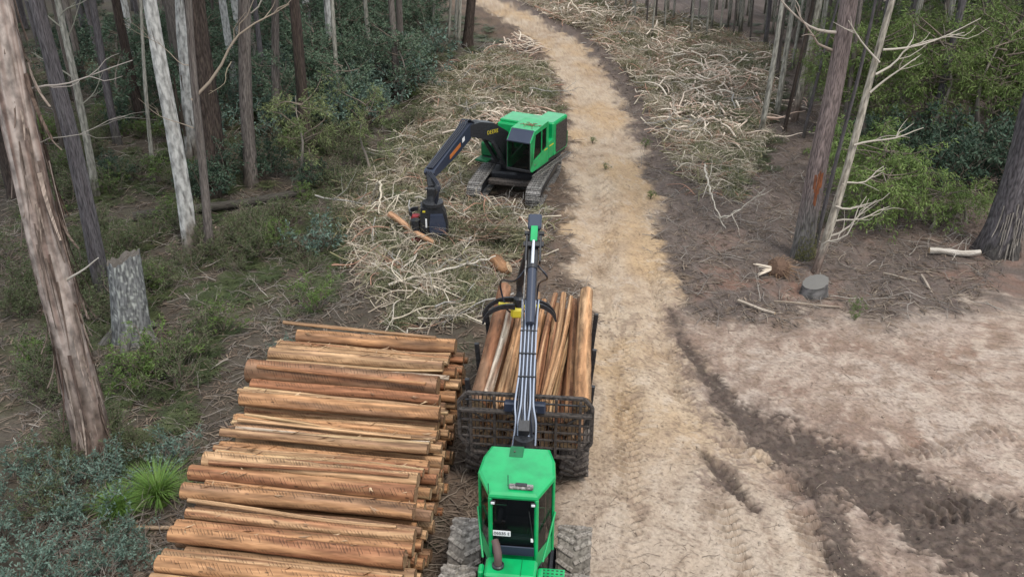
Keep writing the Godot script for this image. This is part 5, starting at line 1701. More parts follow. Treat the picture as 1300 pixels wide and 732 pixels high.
	fallen("fallen_log", "dark mossy fallen log in the shade behind the broken stump", Vector3(-15.2, 0.25, -34.5), Vector3(-8.8, 0.25, -37.2), 0.2, Color(0.085, 0.075, 0.065))
	fallen("fallen_log", "split orange log gripped under the felling head", Vector3(-4.7, 0.95, -33.2), Vector3(-2.9, 0.4, -31.7), 0.13, Color(0.62, 0.37, 0.22))
	fallen("plank_slab", "flat pale slab poking out beyond the near log stack ends", Vector3(-8.9, 0.12, -16.75), Vector3(-7.4, 0.16, -16.8), 0.06, Color(0.45, 0.33, 0.23))
	fallen("fallen_log", "small pale billet by the bank below the low grey stump", Vector3(7.6, 0.1, -27.6), Vector3(8.6, 0.1, -26.7), 0.06, Color(0.55, 0.48, 0.40))
	fallen("fallen_log", "long thin pale pole lying in front of the low grey stump", Vector3(8.9, 0.12, -27.9), Vector3(11.0, 0.12, -27.5), 0.035, Color(0.42, 0.35, 0.28))
	fallen("fallen_log", "crooked pale stick on the litter between the cream trunk and the white log", Vector3(13.3, 0.08, -29.9), Vector3(14.2, 0.1, -29.2), 0.03, Color(0.46, 0.40, 0.33))
	fallen("fallen_log", "bent pale branch end on the litter below the white log", Vector3(14.6, 0.1, -29.7), Vector3(14.4, 0.1, -28.2), 0.05, Color(0.50, 0.43, 0.36))


func fallen(called: String, label: String, a: Vector3, b: Vector3, r: float, col: Color) -> void:
	var mid := (a + b) * 0.5
	var g := ground_height(mid.x, mid.z)
	var o := thing(called, label, "slab" if called == "plank_slab" else "log", mid + Vector3(0, g, 0))
	var n := 9
	var pts := PackedVector3Array()
	var rad := PackedFloat32Array()
	for k in n:
		var f := k / (n - 1.0)
		pts.append(a.lerp(b, f) - mid + Vector3(0, 0.15 * r * sin(f * 7.0), 0.5 * r * sin(f * 5.0 + r * 90.0)))
		rad.append(r * (1.0 - 0.2 * f + 0.06 * sin(k * 2.3)))
	var mb := MB.new()
	mb.tube(pts, rad, 14, col, false)
	put("stem", mb.mesh(), mats.peeled_timber if col.r > 0.2 else mats.bark, o)
	for e in 2:
		var d := (pts[0] - pts[1]).normalized() if e == 0 else (pts[n - 1] - pts[n - 2]).normalized()
		var ce := MB.new()
		var q := Vector3.UP.cross(d).normalized()
		ce.lathe(PackedVector2Array([Vector2(rad[0 if e == 0 else n - 1], -0.004), Vector2(rad[0 if e == 0 else n - 1] * 0.97, 0.006), Vector2(0, 0.008)]), 14, Transform3D(Basis(q, d, q.cross(d)), pts[0 if e == 0 else n - 1]), Color(0.52, 0.38, 0.24) if col.r > 0.2 else Color(0.12, 0.1, 0.08))
		put("cut_end", ce.mesh(), mats.cut_timber, o)


# ------------------------------------------------------------------ shrubs, saplings and tussocks
const LANDMARKS := [[Vector2(-10.6, -19.2), "by the massive shedding trunk"], [Vector2(-12.0, -25.5), "by the broken stump"], [Vector2(-13.9, -28.2), "by the dark grey trunk"], [Vector2(-12.0, -32.0), "by the straight white gum"], [Vector2(-11.8, -38.6), "by the upright grey-brown trunk"], [Vector2(-17.9, -37.4), "by the slim pale green-grey trunk"], [Vector2(-8.5, -23.5), "behind the log stack"], [Vector2(-7.8, -17.0), "at the near end of the log stack"], [Vector2(-8.9, -39.0), "under the young sapling"], [Vector2(-3.2, -33.0), "round the felling head"], [Vector2(-2.0, -28.0), "beyond the forwarder's load"], [Vector2(-1.0, -46.0), "behind the harvester"], [Vector2(-3.5, -62.0), "at the track bend"], [Vector2(-9.0, -51.0), "behind the young saplings"], [Vector2(-20.0, -63.0), "under the farthest forest trees"], [Vector2(-14.0, -47.0), "behind the thick dark trunk"], [Vector2(-9.0, -62.0), "in the thick scrub near the track bend"], [Vector2(-18.0, -55.0), "deep in the shaded forest"], [Vector2(-28.0, -48.0), "far back in the shaded forest"], [Vector2(-24.0, -30.0), "beyond the dark grey trunk"], [Vector2(10.9, -31.0), "by the scarred trunk"], [Vector2(12.6, -45.7), "by the slim pale pole"], [Vector2(18.3, -32.0), "by the huge ribbed trunk"], [Vector2(15.5, -36.0), "between the cream trunk and the huge trunk"], [Vector2(24.0, -45.0), "in the thicket across the track"], [Vector2(10.0, -58.0), "on the wide branch-strewn cutover"], [Vector2(8.0, -72.0), "at the far end of the cutover"], [Vector2(7.5, -38.0), "on the bank across the track from the harvester"]]


func near_what(x: float, z: float) -> String:
	var best := 1e9
	var say := ""
	for l in LANDMARKS:
		var d: float = Vector2(x, z).distance_to(l[0])
		if d < best:
			best = d
			say = l[1]
	return say


func any_way(up: float, down: float) -> Vector3:
	return Vector3(rng.randf_range(-1, 1), rng.randf_range(-down, up), rng.randf_range(-1, 1)).normalized()


# stems fan out of one root; twigs on them carry leaves. Returns [stems, foliage]
func leafy(height: float, radius: float, stems: int, twigs: int, leaves: int, length: float, width: float, a: Color, b: Color, droop: float, trunk_to := 0.0) -> Array:
	var st := MB.new()
	var lf := MB.new()
	var bark := Color(0.17, 0.14, 0.11)
	if trunk_to > 0.0:
		st.tube(bent(Vector3(0, -0.1, 0), Vector3(0.1, height * 0.95, 0), 0.0, 8), taper(8, radius * 0.05 + 0.015, 0.012), 7, Color(0.24, 0.21, 0.18))
	for s in stems:
		var an := TAU * s / stems + rng.randf_range(-0.4, 0.4)
		var root := Vector3(0.03 * cos(an), -0.05, 0.03 * sin(an))
		var f := rng.randf_range(0.25, 1.0)
		var top := Vector3(cos(an) * radius * f, height * rng.randf_range(0.55, 1.0) * (1.15 - 0.45 * f), sin(an) * radius * f)
		if trunk_to > 0.0:
			root = Vector3(0.05, height * rng.randf_range(trunk_to, 0.92), 0)
			top = root + Vector3(cos(an) * radius * rng.randf_range(0.5, 1.0), rng.randf_range(-0.05, 0.28) * height, sin(an) * radius * rng.randf_range(0.5, 1.0))
		var path := bent(root, top, 0.0, 6)
		st.tube(path, taper(6, 0.016 + height * 0.005, 0.006), 4, bark)
		for t in twigs:
			var i := rng.randi_range(2, 5)
			var p := path[i]
			var d := ((top - root).normalized() * 0.6 + any_way(0.8, 0.5)).normalized()
			var l := radius * rng.randf_range(0.25, 0.55)
			var e := p + d * l + Vector3(0, -droop * l * 0.6, 0)
			st.tube(PackedVector3Array([p, p.lerp(e, 0.5) + Vector3(0, 0.06 * l, 0), e]), PackedFloat32Array([0.007, 0.005, 0.003]), 3, bark, false)
			var tone := a.lerp(b, rng.randf())
			for k in leaves:
				var g := rng.randf_range(0.2, 1.05)
				var q := p.lerp(e, g) + any_way(1, 1) * l * 0.14
				var w := (d * 0.7 + any_way(0.9, 0.9) + Vector3(0, -droop, 0)).normalized()
				var side := w.cross(any_way(1, 1)).normalized()
				lf.leaf(q, w, side, length * rng.randf_range(0.7, 1.25), width * rng.randf_range(0.8, 1.2), shade(tone, rng.randf_range(0.75, 1.25)))
	return [st.mesh(), lf.mesh()]


func tussock_mesh(height: float, blades: int, a: Color, b: Color) -> ArrayMesh:
	var mb := MB.new()
	for k in blades:
		var an := rng.randf() * TAU
		var d := Vector3(cos(an), 0, sin(an))
		var s := Vector3(-sin(an), 0, cos(an)) * rng.randf_range(0.008, 0.014)
		var reach := rng.randf_range(0.15, 0.75) * height
		var h := height * rng.randf_range(0.6, 1.0)
		var p := d * rng.randf() * 0.16 * height
		var col := a.lerp(b, rng.randf())
		var last := p
		for q in 4:
			var f := (q + 1) / 4.0
			var c := p + d * reach * f * f + Vector3(0, h * (f - 0.45 * f * f * (reach / height + 0.4)), 0)
			var w0 := s * (1.0 - q / 4.0)
			var w1 := s * (1.0 - f) + s * 0.05
			mb.quad(last - w0, last + w0, c + w1, c - w1, col)
			last = c
	return mb.mesh()


var plant_stock := {}


func plant(kind: String, x: float, z: float, size: float, label: String, group: String, lift := 0.0) -> Node3D:
	var list: Array = plant_stock[kind]
	var pick: Array = list[rng.randi() % list.size()]
	var category: String = {"sapling": "sapling", "tall_sapling": "sapling", "drooping": "sapling", "tussock": "tussock", "tall_shrub": "shrub"}.get(kind, "shrub")
	var o := thing({"sapling": "sapling_tree", "tall_sapling": "sapling_tree", "drooping": "sapling_tree", "tussock": "grass_tussock", "olive": "olive_shrub", "blue": "blue_green_shrub", "bright": "feathery_shrub", "dark": "dark_bush"}.get(kind, kind), label, category, Vector3(x, ground_height(x, z) + lift, z), rng.randf() * TAU, group)
	if pick[0] != null: put("stems", pick[0], mats.twig, o)
	put("foliage", pick[1], mats.leaf, o)
	for c: Node3D in o.get_children():
		c.scale = Vector3.ONE * size
	return o


func build_shrubs() -> void:
	plant_stock = {"olive": [], "blue": [], "bright": [], "tall_shrub": [], "dark": [], "sapling": [], "tussock": [], "drooping": [], "tall_sapling": []}
	for k in 5:
		plant_stock.olive.append(leafy(1.0, 0.85, 11, 7, 17, 0.085, 0.020, Color(0.060, 0.080, 0.036), Color(0.105, 0.125, 0.058), 0.0))
	for k in 3:
		plant_stock.blue.append(leafy(0.95, 0.9, 10, 6, 22, 0.10, 0.034, Color(0.075, 0.118, 0.092), Color(0.135, 0.195, 0.155), -0.2))
		plant_stock.bright.append(leafy(1.1, 0.75, 10, 7, 18, 0.10, 0.022, Color(0.075, 0.125, 0.030), Color(0.115, 0.175, 0.045), 0.2))
		plant_stock.dark.append(leafy(1.8, 1.2, 14, 8, 22, 0.13, 0.05, Color(0.035, 0.062, 0.042), Color(0.065, 0.098, 0.062), 0.1))
		plant_stock.tall_shrub.append(leafy(3.4, 1.5, 16, 8, 20, 0.16, 0.05, Color(0.060, 0.098, 0.060), Color(0.110, 0.155, 0.100), 0.2, 0.22))
		plant_stock.sapling.append(leafy(4.2, 1.45, 17, 8, 20, 0.17, 0.034, Color(0.10, 0.135, 0.052), Color(0.175, 0.20, 0.085), 0.7, 0.42))
		plant_stock.tall_sapling.append(leafy(6.2, 2.3, 30, 9, 24, 0.20, 0.036, Color(0.085, 0.135, 0.034), Color(0.150, 0.200, 0.060), 0.8, 0.30))
		plant_stock.drooping.append(leafy(2.2, 1.7, 16, 9, 26, 0.17, 0.034, Color(0.10, 0.155, 0.040), Color(0.165, 0.225, 0.065), 0.9, 0.35))
	plant_stock.tussock.append([null, tussock_mesh(1.0, 420, Color(0.085, 0.175, 0.035), Color(0.16, 0.25, 0.06))])
	# the ones that stand out
	plant("tussock", -8.5, -17.6, 1.45, "bright green grass tussock at the near end of the log stack", "")
	plant("tussock", -9.25, -17.1, 1.1, "smaller grass tussock beside the bright green one", "")
	plant("bright", -10.4, -23.2, 1.5, "feathery green bush between the massive shedding trunk and the log stack", "")
	plant("bright", -10.9, -22.6, 1.2, "second feathery green bush just outside the first, nearer the broken stump", "")
	plant("bright", -9.14, -25.6, 0.95, "small round green bush alone on bare litter behind the log stack", "")
	plant("blue", -7.3, -31.6, 1.3, "blue-green bush before the branch heap near the felling head", "")
	plant("blue", -6.9, -24.3, 0.6, "low teal plant at the far corner of the log stack", "")
	plant("sapling", -8.95, -39.0, 1.05, "young thin-stemmed sapling with pale drooping leaves at the forest edge", "")
	plant("sapling", -6.35, -39.6, 0.85, "second young sapling nearer the branch heap", "")
	for q in [[14.6, -34.0, 1.1], [15.2, -36.2, 1.3], [14.2, -34.6, 1.0], [16.6, -34.0, 0.8], [14.9, -38.6, 1.1], [18.2, -34.4, 0.7]]:
		plant("drooping", q[0], q[1], q[2], "bright green drooping sapling " + near_what(q[0], q[1]), "drooping saplings across the track")
	for q in [[18.6, -37.6, 1.5], [20.3, -38.4, 1.6], [17.6, -40.0, 1.4], [21.8, -37.2, 1.5], [19.6, -41.0, 1.6], [23.0, -40.5, 1.5], [16.4, -42.0, 1.2]]:
		plant("dark", q[0], q[1], q[2], "dense dark green bush in the thicket behind the huge ribbed trunk", "dark bushes behind the huge trunk")
	for q in [[17.0, -46.0, 1.6], [20.0, -47.0, 1.8], [23.5, -46.0, 1.8], [26.5, -48.0, 1.9], [22.0, -51.0, 1.8], [18.8, -52.0, 1.6], [27.0, -53.0, 1.8], [31.0, -52.0, 2.0], [24.5, -57.0, 1.8], [30.0, -60.0, 1.9], [25.0, -43.0, 1.7], [20.5, -58.0, 1.5]]:
		plant("tall_sapling", q[0], q[1], q[2] * 0.5, "tall bright green leafy sapling deep in the thicket across the track", "leafy saplings deep in the thicket")
	for q in [[19.6, -43.0, 1.05], [22.2, -42.0, 1.1], [17.4, -44.0, 0.95], [24.6, -44.5, 1.15], [21.0, -45.5, 1.1], [16.0, -46.0, 0.85], [26.5, -42.5, 1.0]]:
		plant("tall_sapling", q[0], q[1], q[2], "tall bright leafy sapling rising behind the dark bushes across the track", "leafy saplings behind the dark bushes")
	for q in [[4.3, -40.5, 0.28], [5.9, -37.0, 0.35], [6.6, -44.0, 0.4], [4.0, -44.5, 0.3], [11.5, -27.3, 0.4], [11.2, -26.6, 0.3]]:
		plant("bright", q[0], q[1], q[2], "tiny seedling clump " + near_what(q[0], q[1]), "seedlings on bare earth")
	for q in [[-8.6, -18.9], [-9.6, -17.2], [-10.3, -16.8], [-11.3, -17.6], [-9.0, -16.0], [-10.2, -15.6], [-11.6, -16.3], [-10.9, -18.2], [-9.9, -18.3], [-12.3, -18.5], [-8.4, -15.4], [-12.6, -17.2], [-12.0, -15.2], [-11.2, -14.6], [-10.2, -14.5], [-9.2, -14.7], [-12.8, -15.9]]:
		plant("blue", q[0], q[1], rng.randf_range(0.75, 1.05), "low blue-green bush in the patch near the massive shedding trunk's foot", "blue-green bushes near the massive trunk")
	# the tall screen behind the sapling
	var rows := [["tall_shrub", 70, -24.0, -5.5, -80.0, -46.0, 0.8, 1.35, "tall dusky green shrub", "tall shrubs of the shaded forest"],
		["blue", 40, -15.0, -4.5, -62.0, -44.0, 1.4, 2.4, "blue-green bush", "blue-green bushes of the forest"],
		["olive", 60, -17.0, -9.0, -33.0, -15.5, 0.6, 1.2, "olive green shrub", "olive shrubs of the shaded forest"],
		["olive", 150, -30.0, -4.8, -62.0, -18.0, 0.7, 1.4, "olive green shrub", "olive shrubs of the shaded forest"],
		["bright", 40, -24.0, -5.0, -60.0, -20.0, 0.6, 1.2, "fresh green shrub", "fresh green shrubs of the shaded forest"],
		["dark", 40, -40.0, -6.0, -82.0, -34.0, 0.6, 1.3, "dark green bush", "dark bushes of the shaded forest"],
		["tall_shrub", 20, 19.0, 40.0, -72.0, -44.0, 0.7, 1.2, "tall dusky green shrub", "tall shrubs of the thicket"],
		["olive", 34, 9.0, 30.0, -64.0, -33.0, 0.35, 0.8, "low olive shrub", "olive shrubs across the track"]]
	for q in rows:
		var made := 0
		for tries in 6000:
			if made >= q[1]: break
			var x := rng.randf_range(q[2], q[3])
			var z := rng.randf_range(q[4], q[5])
			if absf(x) > 0.55 * absf(z) + 1.5: continue
			if not clear_of(x, z, 0.0, []): continue
			if x < 0.0:
				# keep to the forest, out of the stack, the heap and the bare patch behind the stack
				if z > -26.5 and x > -9.3: continue
				if x > -6.2 and z > -46.0: continue
				if Vector2(x, z).distance_to(Vector2(-10.4, -27.4)) < 2.0 or Vector2(x, z).distance_to(Vector2(-8.2, -27.5)) < 1.7: continue
				if broad.get_noise_2d(x * 2.2, z * 2.2) < -0.12 and q[0] in ["olive", "bright"]: continue
			elif q[0] == "olive" and broad.get_noise_2d(x * 2.2, z * 2.2) < 0.0: continue
			var size := rng.randf_range(q[6], q[7])
			plant(q[0], x, z, size, "%s %s" % [q[8], near_what(x, z)], q[9])
			made += 1


# ------------------------------------------------------------------ cut branches, twigs and chips
const HEAP_NEAR := [Vector2(-7.7, -38.8), Vector2(-5.3, -44.7), Vector2(-4.7, -55.0), Vector2(-2.8, -61.7), Vector2(-0.5, -63.9), Vector2(2.3, -58.6), Vector2(2.6, -50.1), Vector2(1.6, -43.6), Vector2(-2.2, -41.0), Vector2(-1.9, -36.5), Vector2(1.4, -35.2), Vector2(1.2, -31.8), Vector2(-0.3, -29.9), Vector2(-1.3, -25.9), Vector2(-3.8, -26.0), Vector2(-6.0, -30.5)]
const HEAP_FAR := [Vector2(0.4, -82.5), Vector2(7.3, -82.8), Vector2(14.2, -73.5), Vector2(18.0, -62.0), Vector2(12.2, -43.5), Vector2(9.6, -36.6), Vector2(7.3, -37.5), Vector2(7.4, -43.5), Vector2(7.5, -55.0), Vector2(5.6, -68.0)]
var branch_meshes: Array[Mesh] = []


func within(poly: Array, x: float, z: float) -> bool:
	return Geometry2D.is_point_in_polygon(Vector2(x, z), PackedVector2Array(poly))


func under_machine(x: float, z: float) -> bool:
	var p := Vector2(x - 0.15, z + 38.6).rotated(-0.23)
	return absf(p.x) < 1.75 and absf(p.y) < 2.6


func heap_top(x: float, z: float, near: bool) -> float:
	var n := broad.get_noise_2d(x * 3.0 + 11.0, z * 3.0)
	var h := 0.32 + 0.75 * n
	if near:
		h += 0.45 * exp(-Vector2(x + 3.4, z + 33.2).length_squared() / 6.0)
		h += 0.35 * exp(-Vector2(x + 0.6, z + 47.0).length_squared() / 9.0)
	else:
		h += 0.7 * exp(-Vector2(x - 6.5, z + 71.0).length_squared() / 14.0) + 0.4 * exp(-Vector2(x - 11.0, z + 55.0).length_squared() / 16.0)
	return clampf(h, 0.02, 1.4)


func branch_mesh(length: float, r: float, sides: int, curl: float) -> ArrayMesh:
	var mb := MB.new()
	var n := 9
	var pts := PackedVector3Array()
	var wob := rng.randf_range(-1, 1)
	for k in n:
		var f := k / (n - 1.0) - 0.5
		pts.append(Vector3(f * length, curl * (0.25 - f * f) * length + 0.03 * length * sin(f * 9.0 + wob * 3.0), 0.12 * length * wob * cos(f * 4.0)))
	mb.tube(pts, taper(n, r, r * 0.35), 6, Color.WHITE)
	for s in sides:
		var i := rng.randi_range(2, n - 2)
		var d := Vector3(rng.randf_range(0.2, 1.0), rng.randf_range(-0.2, 0.8), rng.randf_range(-1, 1)).normalized()
		var l := length * rng.randf_range(0.2, 0.48)
		var p2 := bent(pts[i], pts[i] + d * l, 0.0, 6)
		mb.tube(p2, taper(6, r * 0.5, r * 0.15), 5, Color.WHITE)
		for t in 2:
			var j := rng.randi_range(2, 4)
			var d2 := (d + any_way(0.8, 0.5) * 0.9).normalized()
			mb.tube(bent(p2[j], p2[j] + d2 * l * rng.randf_range(0.3, 0.6), 0.0, 4), taper(4, r * 0.25, r * 0.1), 4, Color.WHITE)
	return mb.mesh()


func lay(p: Vector3, tilt: float, size: float) -> Transform3D:
	var b := Basis(Vector3.UP, rng.randf() * TAU) * Basis(Vector3.BACK, rng.randf_range(-tilt, tilt)) * Basis(Vector3.RIGHT, rng.randf() * TAU)
	return Transform3D(b.scaled(Vector3.ONE * size), p)


func build_slash() -> void:
	for k in 12:
		branch_meshes.append(branch_mesh(2.2, 0.027, 3 + k % 5, rng.randf_range(0.05, 0.45)))
	var tints := {"pale": Color(0.58, 0.52, 0.43), "cream": Color(0.66, 0.58, 0.45), "grey": Color(0.38, 0.36, 0.33), "reddish": Color(0.48, 0.29, 0.21), "olive": Color(0.30, 0.27, 0.17)}
	var tint_mats := {}
	for t in tints:
		var m := paint("branch_" + t, tints[t], 0.8)
		m.albedo_texture = mats.smooth_bark.albedo_texture
		m.uv1_triplanar = true
		m.uv1_scale = Vector3(1.5, 1.5, 1.5)
		tint_mats[t] = m
	# single branches, the ones that show
	var zones := [[HEAP_NEAR, 175, true, "branches of the heap round the harvester"], [HEAP_FAR, 120, false, "branches strewn over the cutover"]]
	for q in zones:
		var made := 0
		for tries in 4000:
			if made >= q[1]: break
			var x := rng.randf_range(-8.0, 18.0)
			var z := rng.randf_range(-82.0, -25.5)
			if not within(q[0], x, z) or under_machine(x, z): continue
			if not q[2] and rng.randf() > 0.45 + broad.get_noise_2d(x * 3.0, z * 3.0) * 1.6: continue
			var names := ["pale", "cream", "cream", "olive", "grey"] if q[2] else ["pale", "grey", "reddish", "cream", "grey"]
			var tone: String = names[rng.randi() % 5]
			var o := put("cut_branch", branch_meshes[rng.randi() % 12], tint_mats[tone])
			var size := rng.randf_range(0.45, 1.3) * (1.0 if q[2] else 1.2)
			o.transform = lay(Vector3(x, ground_height(x, z) + heap_top(x, z, q[2]) * 0.9 + 0.08, z), 0.35, size)
			tag(o, ("%s %s stripped branch %s" if q[2] else "%s %s loose branch %s") % ["long" if size > 1.0 else "short" if size < 0.7 else "forked", tone, near_what(x, z)], "branch", q[3])
			made += 1
	# great bent boughs by the felling head
	for q in [[Vector3(-5.8, 0.5, -36.6), Vector3(-5.2, 0.9, -33.6), Vector3(-5.0, 2.6, -35.2), 0.07, "arching pale bough looping over the heap beside the felling head"], [Vector3(-4.9, 0.5, -34.6), Vector3(-4.2, 0.3, -31.6), Vector3(-4.7, 0.8, -33.0), 0.075, "thick pale bough sloping down before the felling head"], [Vector3(-6.6, 0.3, -34.9), Vector3(-4.3, 0.9, -36.0), Vector3(-5.6, 0.4, -35.6), 0.05, "pale bough reaching from the shrubs into the heap"], [Vector3(-4.2, 0.35, -28.3), Vector3(-0.6, 0.5, -30.2), Vector3(-2.6, 0.5, -29.0), 0.06, "long straight pale bough pointing at the short orange log"], [Vector3(-5.0, 0.4, -30.0), Vector3(-1.2, 0.3, -26.6), Vector3(-3.4, 0.4, -27.9), 0.05, "long curved pale bough behind the log stack"], [Vector3(-3.9, 0.9, -35.2), Vector3(-1.6, 0.5, -33.9), Vector3(-2.9, 1.2, -34.3), 0.045, "pale bough bowed behind the felling head"], [Vector3(8.3, 0.2, -34.4), Vector3(9.6, 1.9, -33.2), Vector3(8.7, 0.4, -33.8), 0.04, "forked pale dead bough standing on the bank near the scarred trunk"], [Vector3(8.0, 1.8, -36.8), Vector3(8.5, 0.1, -33.9), Vector3(8.0, 0.8, -35.0), 0.045, "crooked white dead stem upright on the bank across the track"], [Vector3(5.4, 0.7, -73.0), Vector3(4.2, 1.9, -75.0), Vector3(4.8, 1.3, -74.0), 0.09, "pale broken pole sticking up at the far end of the cutover"]]:
		var mb := MB.new()
		var cv := Curve3D.new()
		cv.bake_interval = 0.22
		cv.add_point(q[0], Vector3.ZERO, (q[2] - q[0]) * 0.6)
		cv.add_point(q[1], (q[2] - q[1]) * 0.6, Vector3.ZERO)
		var pts := cv.get_baked_points()
		var mid: Vector3 = (q[0] + q[1]) * 0.5
		mid.y = 0.0
		for k in pts.size():
			pts[k] += Vector3(0.03 * sin(k * 1.9), 0.03 * sin(k * 1.3), 0.03 * cos(k * 1.6)) - mid
		mb.tube(pts, taper(pts.size(), q[3], q[3] * 0.4), 8, Color.WHITE)
		for k in 4:
			var i := rng.randi_range(2, pts.size() - 3)
			var d := any_way(0.9, 0.3)
			mb.tube(bent(pts[i], pts[i] + d * rng.randf_range(0.5, 1.2), 0.0, 6), taper(6, q[3] * 0.45, q[3] * 0.12), 5, Color.WHITE)
		var o := put("fallen_bough", mb.mesh(), tint_mats["cream" if q[3] > 0.06 else "pale"])
		o.position = mid + Vector3(0, ground_height(mid.x, mid.z), 0)
		tag(o, q[4], "branch")
	# stripped pinkish bark ribbons dropped beside the felling head
	for k in 22:
		var mb := MB.new()
		var c := Vector3(rng.randf_range(-2.5, 0.0), 0.0, rng.randf_range(-33.2, -31.6))
		var d := Vector3(1, 0, rng.randf_range(-0.35, 0.45)).normalized()
		var l := rng.randf_range(0.9, 2.1)
		var pts := PackedVector3Array()
		for i in 7:
			var f := i / 6.0 - 0.5
			pts.append(d * l * f + Vector3(0, 0.16 * (0.3 - f * f), 0.22 * f * f * (1 if k % 2 else -1)))
		var w := rng.randf_range(0.035, 0.09)
		for i in 6:
			var side := Vector3(0, 0.4, 1).normalized() * w
			mb.quad(pts[i] - side, pts[i] + side, pts[i + 1] + side, pts[i + 1] - side, Color.WHITE)
			mb.quad(pts[i + 1] - side * 0.98 - Vector3(0, 0.012, 0), pts[i + 1] + side * 0.98 - Vector3(0, 0.012, 0), pts[i] + side * 0.98 - Vector3(0, 0.012, 0), pts[i] - side * 0.98 - Vector3(0, 0.012, 0), Color.WHITE)
		var o := put("bark_ribbon", mb.mesh(), tint_mats["reddish" if k % 3 else "cream"])
		o.position = c + Vector3(0, ground_height(c.x, c.z) + heap_top(c.x, c.z, true) + 0.1 + 0.012 * k, 0)
		tag(o, "%s bark ribbon dropped on the heap between felling head and crane tip" % ("pinkish" if k % 3 else "cream"), "bark ribbon", "bark ribbons beside the felling head")
	# the mass of sticks no one could count
	var forms: Array[Mesh] = [branch_mesh(1.3, 0.015, 3, 0.25), branch_mesh(1.0, 0.012, 4, 0.45), branch_mesh(1.5, 0.024, 1, 0.12)]
	for form in 3:
		for zone in 2:
			var places := []
			var cols := PackedColorArray()
			var poly: Array = HEAP_NEAR if zone == 0 else HEAP_FAR
			for tries in 40000:
				if places.size() >= [1900, 3800][zone]: break
				var x := rng.randf_range(-8.0, 18.0)
				var z := rng.randf_range(-82.0, -25.5)
				if not within(poly, x, z) or under_machine(x, z): continue
				if rng.randf() > 0.55 + 1.1 * broad.get_noise_2d(x * 3.0, z * 3.0): continue
				places.append(lay(Vector3(x, ground_height(x, z) + heap_top(x, z, zone == 0) * rng.randf() + 0.02, z), 0.4, rng.randf_range(0.5, 1.3)))
				var c := Color(0.60, 0.53, 0.42).lerp(Color(0.26, 0.21, 0.165), pow(rng.randf(), 1.1))
				if rng.randf() < 0.15: c = Color(0.36, 0.21, 0.15)
				if rng.randf() < 0.3: c = Color(0.24, 0.22, 0.12).lerp(Color(0.16, 0.15, 0.09), rng.randf())
				cols.append(c)
			scatter("branch_litter", forms[form], mats.twig, places, cols, ["tangled mass of cut sticks heaped round the harvester", "tangled mass of cut sticks over the cutover across the track"][zone] + [", thin ones", ", forked ones", ", straight ones"][form], "sticks")
	# bleached poles and split wood lying in drifts across the cutover
	var drift := branch_mesh(1.6, 0.045, 0, 0.08)
	var dp := []
	var dc := PackedColorArray()
	for q in [[11.6, -53.0, 2.2, 3.4, 330], [9.8, -49.0, 1.4, 2.4, 170], [7.6, -73.0, 2.2, 3.0, 260], [12.8, -59.0, 1.8, 3.0, 150], [10.5, -66.0, 2.4, 3.0, 160], [1.2, -64.5, 1.0, 1.2, 50], [-0.4, -46.5, 1.0, 1.6, 120]]:
		for k in q[4]:
			var x := rng.randfn(q[0], q[2])
			var z := rng.randfn(q[1], q[3])
			if x > along(TRACK_LEFT, z) - 0.3 and x < along(TRACK_RIGHT, z) + 0.8: continue
			if under_machine(x, z): continue
			dp.append(lay(Vector3(x, ground_height(x, z) + heap_top(x, z, x < 2.0) * rng.randf_range(0.5, 1.05) + 0.05, z), 0.3, rng.randf_range(0.4, 1.3)))
			dc.append(Color(0.74, 0.65, 0.54).lerp(Color(0.45, 0.30, 0.23), pow(rng.randf(), 1.8)))
	scatter("bleached_sticks", drift, mats.twig, dp, dc, "drifts of bleached split sticks over the cutover and behind the harvester", "sticks")
	# leafy tops left in the heaps
	var tuft := MB.new()
	for k in 46:
		var d := any_way(1.0, 0.15)
		tuft.leaf(Vector3(rng.randfn(0, 0.14), rng.randf() * 0.1, rng.randfn(0, 0.14)), d, d.cross(any_way(1, 1)).normalized(), rng.randf_range(0.10, 0.22), rng.randf_range(0.018, 0.03), shade(Color.WHITE, rng.randf_range(0.7, 1.2)))
	var tm := tuft.mesh()
	for zone in 2:
		var places := []
		var cols := PackedColorArray()
		for tries in 16000:
			if places.size() >= [4200, 2600][zone]: break
			var x := rng.randf_range(-8.0, 18.0)
			var z := rng.randf_range(-82.0, -25.5)
			if not within(HEAP_NEAR if zone == 0 else HEAP_FAR, x, z) or under_machine(x, z): continue
			if zone == 0 and rng.randf() > 0.6 - 1.3 * broad.get_noise_2d(x * 3.0, z * 3.0): continue
			if zone == 1 and (x < 8.5 + 0.1 * (z + 45.0) or rng.randf() > 0.5 - 1.5 * broad.get_noise_2d(x * 3.0, z * 3.0)): continue
			places.append(Transform3D(Basis(Vector3.UP, rng.randf() * TAU).scaled(Vector3.ONE * rng.randf_range(0.8, 1.7)), Vector3(x, ground_height(x, z) + heap_top(x, z, zone == 0) * rng.randf_range(0.2, 0.75), z)))
			cols.append(Color(0.14, 0.16, 0.085).lerp(Color(0.24, 0.23, 0.14), rng.randf()))
		scatter("leafy_tops", tm, mats.leaf, places, cols, ["grey-green leafy tops wilting in the heap round the harvester", "grey-green leafy tops wilting over the cutover"][zone], "foliage")


